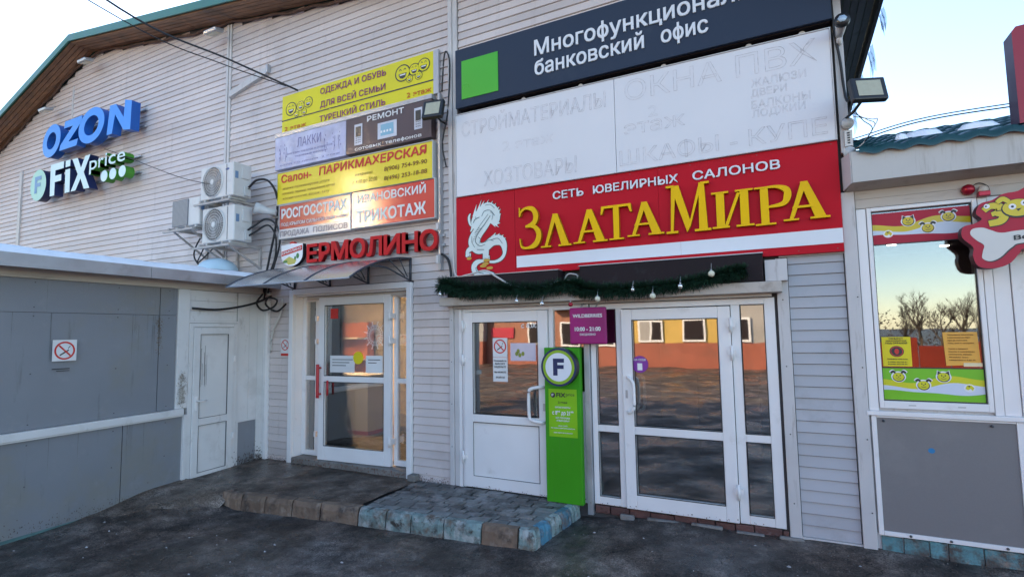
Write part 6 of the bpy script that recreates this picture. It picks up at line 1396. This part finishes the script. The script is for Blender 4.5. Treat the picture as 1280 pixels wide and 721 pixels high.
mb = MB(); put_text(mb, 'Все', 1.535, 1.665, 2.472, .034, SY - .003, bold=.05, tilt=.08); put_text(mb, 'для животных', 1.72, 2.5, 2.485, .04, SY - .003, bold=.05); mb.build('lettering', blackp, t)
# letter '3' shape and dog face
def outl_rib(pts, y, m_, grow=.014):
    mb = MB(); mb.poly(ribbon([(a, b, c + grow) for a, b, c in pts]), y + .0006); mb.build('print_outline', blackp, t); mb = MB(); mb.poly(ribbon(pts), y); mb.build('print_fill', m_, t)
outl_rib([(1.375, 2.715, .04), (1.42, 2.745, .045), (1.475, 2.73, .05), (1.455, 2.69, .045), (1.42, 2.68, .03)], SY - .003, petyel)
outl_rib([(1.44, 2.685, .03), (1.49, 2.67, .055), (1.47, 2.625, .05), (1.40, 2.61, .045)], SY - .0042, petyel)
mb = MB(); mb.disc(1.575, 2.71, .098, .072, SY - .0050, None, 26); mb.next(); mb.disc(1.80, 2.72, .105, .08, SY - .0050, None, 26); mb.build('animal_outline', blackp, t)
mb = MB(); mb.disc(1.575, 2.715, .090, .064, SY - .0056, None, 26); mb.next(); mb.disc(1.80, 2.725, .097, .072, SY - .0056, None, 26); mb.build('animal_fill', petyel, t)
for c0 in (1.575, 1.80):
    mb = MB()
    for dx in (-.032, .038): mb.disc(c0 + dx, 2.735 + dx * .3, .022, .022, SY - .0062, None, 14)
    mb.build('eye_print', whitep, t)
    mb = MB()
    for dx in (-.032, .038): mb.disc(c0 + dx, 2.735 + dx * .3, .009, .009, SY - .0068, None, 10)
    mb.poly([(c0 - .015, 2.705), (c0 + .02, 2.71), (c0, 2.688)], SY - .0068); mb.build('pupil_print', blackp, t)
    for sg in (-1, 1):
        outl_rib([(c0 + sg * .05, 2.765, .03), (c0 + sg * .085, 2.79, .035), (c0 + sg * .12, 2.765, .03)], SY - .0075, petyel, .01)
mb = MB(); mb.disc(1.395, 2.745, .018, .018, SY - .006, None, 14); mb.build('eye_print', whitep, t); mb = MB(); mb.disc(1.39, 2.745, .007, .007, SY - .0068, None, 10); mb.build('pupil_print', blackp, t)
mb = MB(); mb.box(1.5, 1.54, SY + .101, -.02, 2.5, 2.54); mb.next(); mb.box(2.4, 2.44, SY + .101, -.02, 2.5, 2.54); mb.build('stand_off', metal_g, t)
# alarm lamps
for i, (x, lab) in enumerate(((1.345, 'round dark red alarm lamp under the canopy, left of the two'), (1.435, 'dark red alarm lamp with a white dome under the canopy, right of the two'))):
    t = thing('alarm_lamp', lab, 'alarm', (x, -.05, 2.93), 'alarm lamps under the canopy'); mb = MB()
    if i == 0: mb.tube([(x, -.03, 2.93), (x, -.06, 2.93), (x, -.085, 2.93)], [.045, .042, .022], 18); mb.build('lens', baubr, t)
    else:
        mb.box(x - .037, x + .037, -.09, -.026, 2.86, 2.90); mb.build('red_base', baubr, t, bevel=.006); mb = MB(); mb.ball((x, -.055, 2.915), .036, 9); mb.build('dome', cream, t)
cable('thin wire looped round the white-domed alarm lamp', [(1.34, -.03, 2.90), (1.375, -.04, 2.955), (1.42, -.04, 2.975), (1.47, -.04, 2.94), (1.48, -.03, 2.88)], .004)
# torn plastic film hanging off the right eave
for i, (x, y, z_, s_) in enumerate(((.90, .1, 4.70, .10), (.90, .8, 4.70, .14), (.90, 1.6, 4.72, .10), (.90, 2.4, 4.71, .16))):
    mb = MB(); mb.smooth = True; rg = random.Random(i); n = 7
    vs = [(x + .01 * math.sin(k * 2 + j) + .02 * j * .3, y + s_ * 2.2 * k / n, z_ - s_ * j * .55 * (1 + .4 * math.sin(k * 1.7 + i))) for j in range(4) for k in range(n + 1)]
    mb.add(vs, [(j * (n + 1) + k, j * (n + 1) + k + 1, (j + 1) * (n + 1) + k + 1, (j + 1) * (n + 1) + k) for j in range(3) for k in range(n)])
    o = mb.build('plastic_film', film); tag(o, ('small torn film scrap hanging at the front end of the right eave', 'second film scrap along the right eave, wider than the front one', 'third small film scrap along the right eave', 'farthest and largest film scrap on the right eave')[i], 'film', 'film scraps on the eave')

# ------------------------------------------------------------------ across the yard (seen only as reflections)
op = thing('market_row', 'long low market row with orange and cream wall bands across the yard', 'building', (-16, -23, 0))
def obox(name, m, x0, x1, y0, y1, z0, z1, p=op, **k): mb = MB(); mb.box(x0, x1, y0, y1, z0, z1); return mb.build(name, m, p, **k)
ora = mat('row_orange', (.30, .085, .05), .6, .15, 1, dirt=[((.2, .08, .05), .6, 1.2, .52)]); crm = mat('row_cream', (.55, .42, .24), .6, .15, .8, dirt=[((.3, .22, .14), .6, .9, .52)])
rcol = [crm, mat('row_gray', (.32, .30, .28), .6, .1, 1), mat('row_brick', (.30, .12, .07), .7, .2, 2), mat('row_pale', (.58, .54, .46), .6, .1, 1), mat('row_ochre', (.52, .34, .08), .6, .1, 1)]
rowy = mat('row_yellow', (.75, .60, .02), .5); ro = random.Random(4); x = -36
while x < -.5:
    wd = ro.uniform(3.0, 5.4); x2 = min(x + wd, 0); top = ro.uniform(2.9, 3.9); yy = -23 + ro.uniform(-.5, .3); c_ = ro.choice(rcol); sp = ro.uniform(.9, 1.4)
    obox('wall', ora if ro.random() < .6 else ro.choice(rcol), x, x2 - .02, -28, yy, -.15, sp); obox('wall', c_, x, x2 - .02, -28, yy - .02, sp + .002, top); obox('roof', dark, x - .1, x2 + .05, -28.2, yy + ro.uniform(.1, .6), top + .002, top + .22)
    u = x + .3
    while u < x2 - 1.2:
        k = ro.random(); w2 = ro.uniform(.9, 1.7)
        if u + w2 > x2 - .2: break
        if k < .55:
            f_ = obox('window', white, u, u + w2, yy + .001, yy + .07, sp + .05, 2.35); n_ = 2 if w2 > 1.2 else 1
            for q in range(n_): obox('pane', dark if ro.random() < .7 else rcol[1], u + .1 + q * (w2 - .1) / n_, u + (q + 1) * (w2 - .1) / n_, yy + .071, yy + .08, sp + .15, 2.25, f_)
        elif k < .8: f_ = obox('door', rowy if ro.random() < .5 else white_d, u, u + .95, yy + .001, yy + .06, -.1, 2.15); obox('glass_pane', crm if ro.random() < .5 else dark, u + .14, u + .81, yy + .061, yy + .07, .2, 2.0, f_); w2 = 1
        else: obox('wall_board', ro.choice(rcol + [petred, whitep]), u, u + w2, yy + .001, yy + .05, 1.5, 2.1)
        u += w2 + ro.uniform(.25, 1.0)
    x = x2 + ro.choice([0, 0, .5])
wood = MB(); rw = random.Random(8)
for i in range(16000):
    a = rw.uniform(-130, 110); yb_ = rw.uniform(-62, -50); hh = 2.6 + 1.0 * mn.noise(Vector((a * .06, 0, 0))) + .8 * mn.noise(Vector((a * .3, 4, 0))); z_ = hh * rw.random() ** 1.5; r = rw.uniform(.12, .40)
    p = Vector((a, yb_, z_)); d1_ = Vector((rw.uniform(-1, 1), .3, rw.uniform(-1, 1))).normalized() * r; d2_ = Vector((rw.uniform(-1, 1), rw.uniform(-1, 1), rw.uniform(-.2, 1))).normalized() * r * .6
    wood.add([p, p + d1_, p + d1_ * .5 + d2_], [(0, 1, 2)])
wood.build('distant_wood', mat('wood_brown', (.075, .055, .042), .9, .4, .3), kind='stuff')
rf = thing('red_fence', 'red metal sheet fence with posts across the yard, right', 'fence', (5, -11, 0))
for i in range(16):
    x = 1.0 + i * .62; obox('sheet', mat('fence_red', (.36, .04, .015), .5, .15, 2, rnd=.12), x, x + .60, -11.02 - .02 * (i % 2), -11, -.12, 1.35 + .1 * ((i * 7) % 3), rf)
rg = random.Random(11)
barkm = mat('bark', (.10, .075, .055), .9, .3, 6)
twigm = mat('twigs', (.075, .055, .042), .9, .3, 4)
def bare_tree(x, y, h, lab):
    t = thing('bare_tree', lab, 'tree', (x, y, -.12), 'bare trees beyond the red fence'); tr = MB(); tw = MB()
    def br(p, d, L_, r, lv):
        q = p + d * L_; mid = p.lerp(q, .5) + Vector((rg.uniform(-1, 1), rg.uniform(-1, 1), 0)) * L_ * .06
        (tr if lv < 2 else tw).tube([p, mid, q], [r, r * .8, r * .6], 5 if lv < 2 else 3, close=False)
        if lv >= 5: return
        for k in range(4 if lv < 4 else 5):
            dd = (d + Vector((rg.uniform(-1, 1), rg.uniform(-1, 1), rg.uniform(-.1, .7))) * .75).normalized()
            br(p.lerp(q, rg.uniform(.4, 1)), dd, L_ * rg.uniform(.5, .74), r * .5, lv + 1)
    br(Vector((x, y, -.15)), Vector((0, 0, 1)), h * .34, h * .022, 0)
    tr.build('trunk', barkm, t); tw.build('crown', twigm, t)
for i, (x, y, h) in enumerate([(3, -34, 6.2), (6.5, -36, 5.4), (9.5, -33, 6.0), (13, -37, 6.8), (1.5, -38, 7), (8, -40, 7.5), (16.5, -35, 6.5), (-1, -42, 8), (11, -43, 7), (4.8, -33, 5), (7.6, -32, 5.2), (12, -32, 5.4), (5.5, -44, 8), (14.5, -42, 7.5), (0, -33, 5.6)]):
    bare_tree(x, y, h * .78, ['bare spreading tree right behind the red fence', 'short bare tree behind the red fence', 'bare tree of middling height behind the fence', 'tall bare tree to the right behind the fence', 'leaning bare tree nearest the market row', 'tall bare tree at the back of the group', 'bare tree at the far right of the group', 'tallest bare tree, behind the market row end', 'bare tree far behind the fence on the right', 'low bushy bare tree close behind the fence middle', 'low bare tree just right of the fence middle', 'low wide bare tree near the fence on the right', 'high bare tree at the back behind the fence middle', 'bare tree at the back right of the fence', 'low bare tree at the left end of the fence'][i])

ap = thing('apartment_block', 'distant cream apartment block with rows of windows far beyond the yard', 'building', (-41, -46, 0))
obox('wall', crm, -60, -26, -58, -40.6, -.2, 27, ap)
for r_ in range(8):
    for c_ in range(10):
        x = -58.5 + 3.2 * c_; z_ = 2 + 3.1 * r_
        if abs(x + .75 + 44.3) < 3.6 and abs(z_ + .9 - 16.5) < 4.2: continue
        obox('window', dark, x, x + 1.6, -40.6, -40.55, z_, z_ + 1.6, ap)
for cx_, cz_ in ((-44.0, 16.5), (-41.8, 16.9), (-43.4, 14.0), (-41.2, 14.3), (-43.4, 19.2), (-45.6, 14.6)):  # added mirror panes, tilted and sized to throw sun glare onto the banners
    th = math.radians(12); xfw = lambda p: Vector((cx_ + p[0], -40.3 - p[0] * .028 + p[1] * math.cos(th) - p[2] * math.sin(th), cz_ + p[2] * math.cos(th) + p[1] * math.sin(th)))
    mb = MB(xfw); mb.box(-.95, .95, -.02, .0, -1.1, 1.1); mb.build('glint_reflector', mat('mirror_pane', (.98, .92, .78), .22, 0, metal=1), ap)
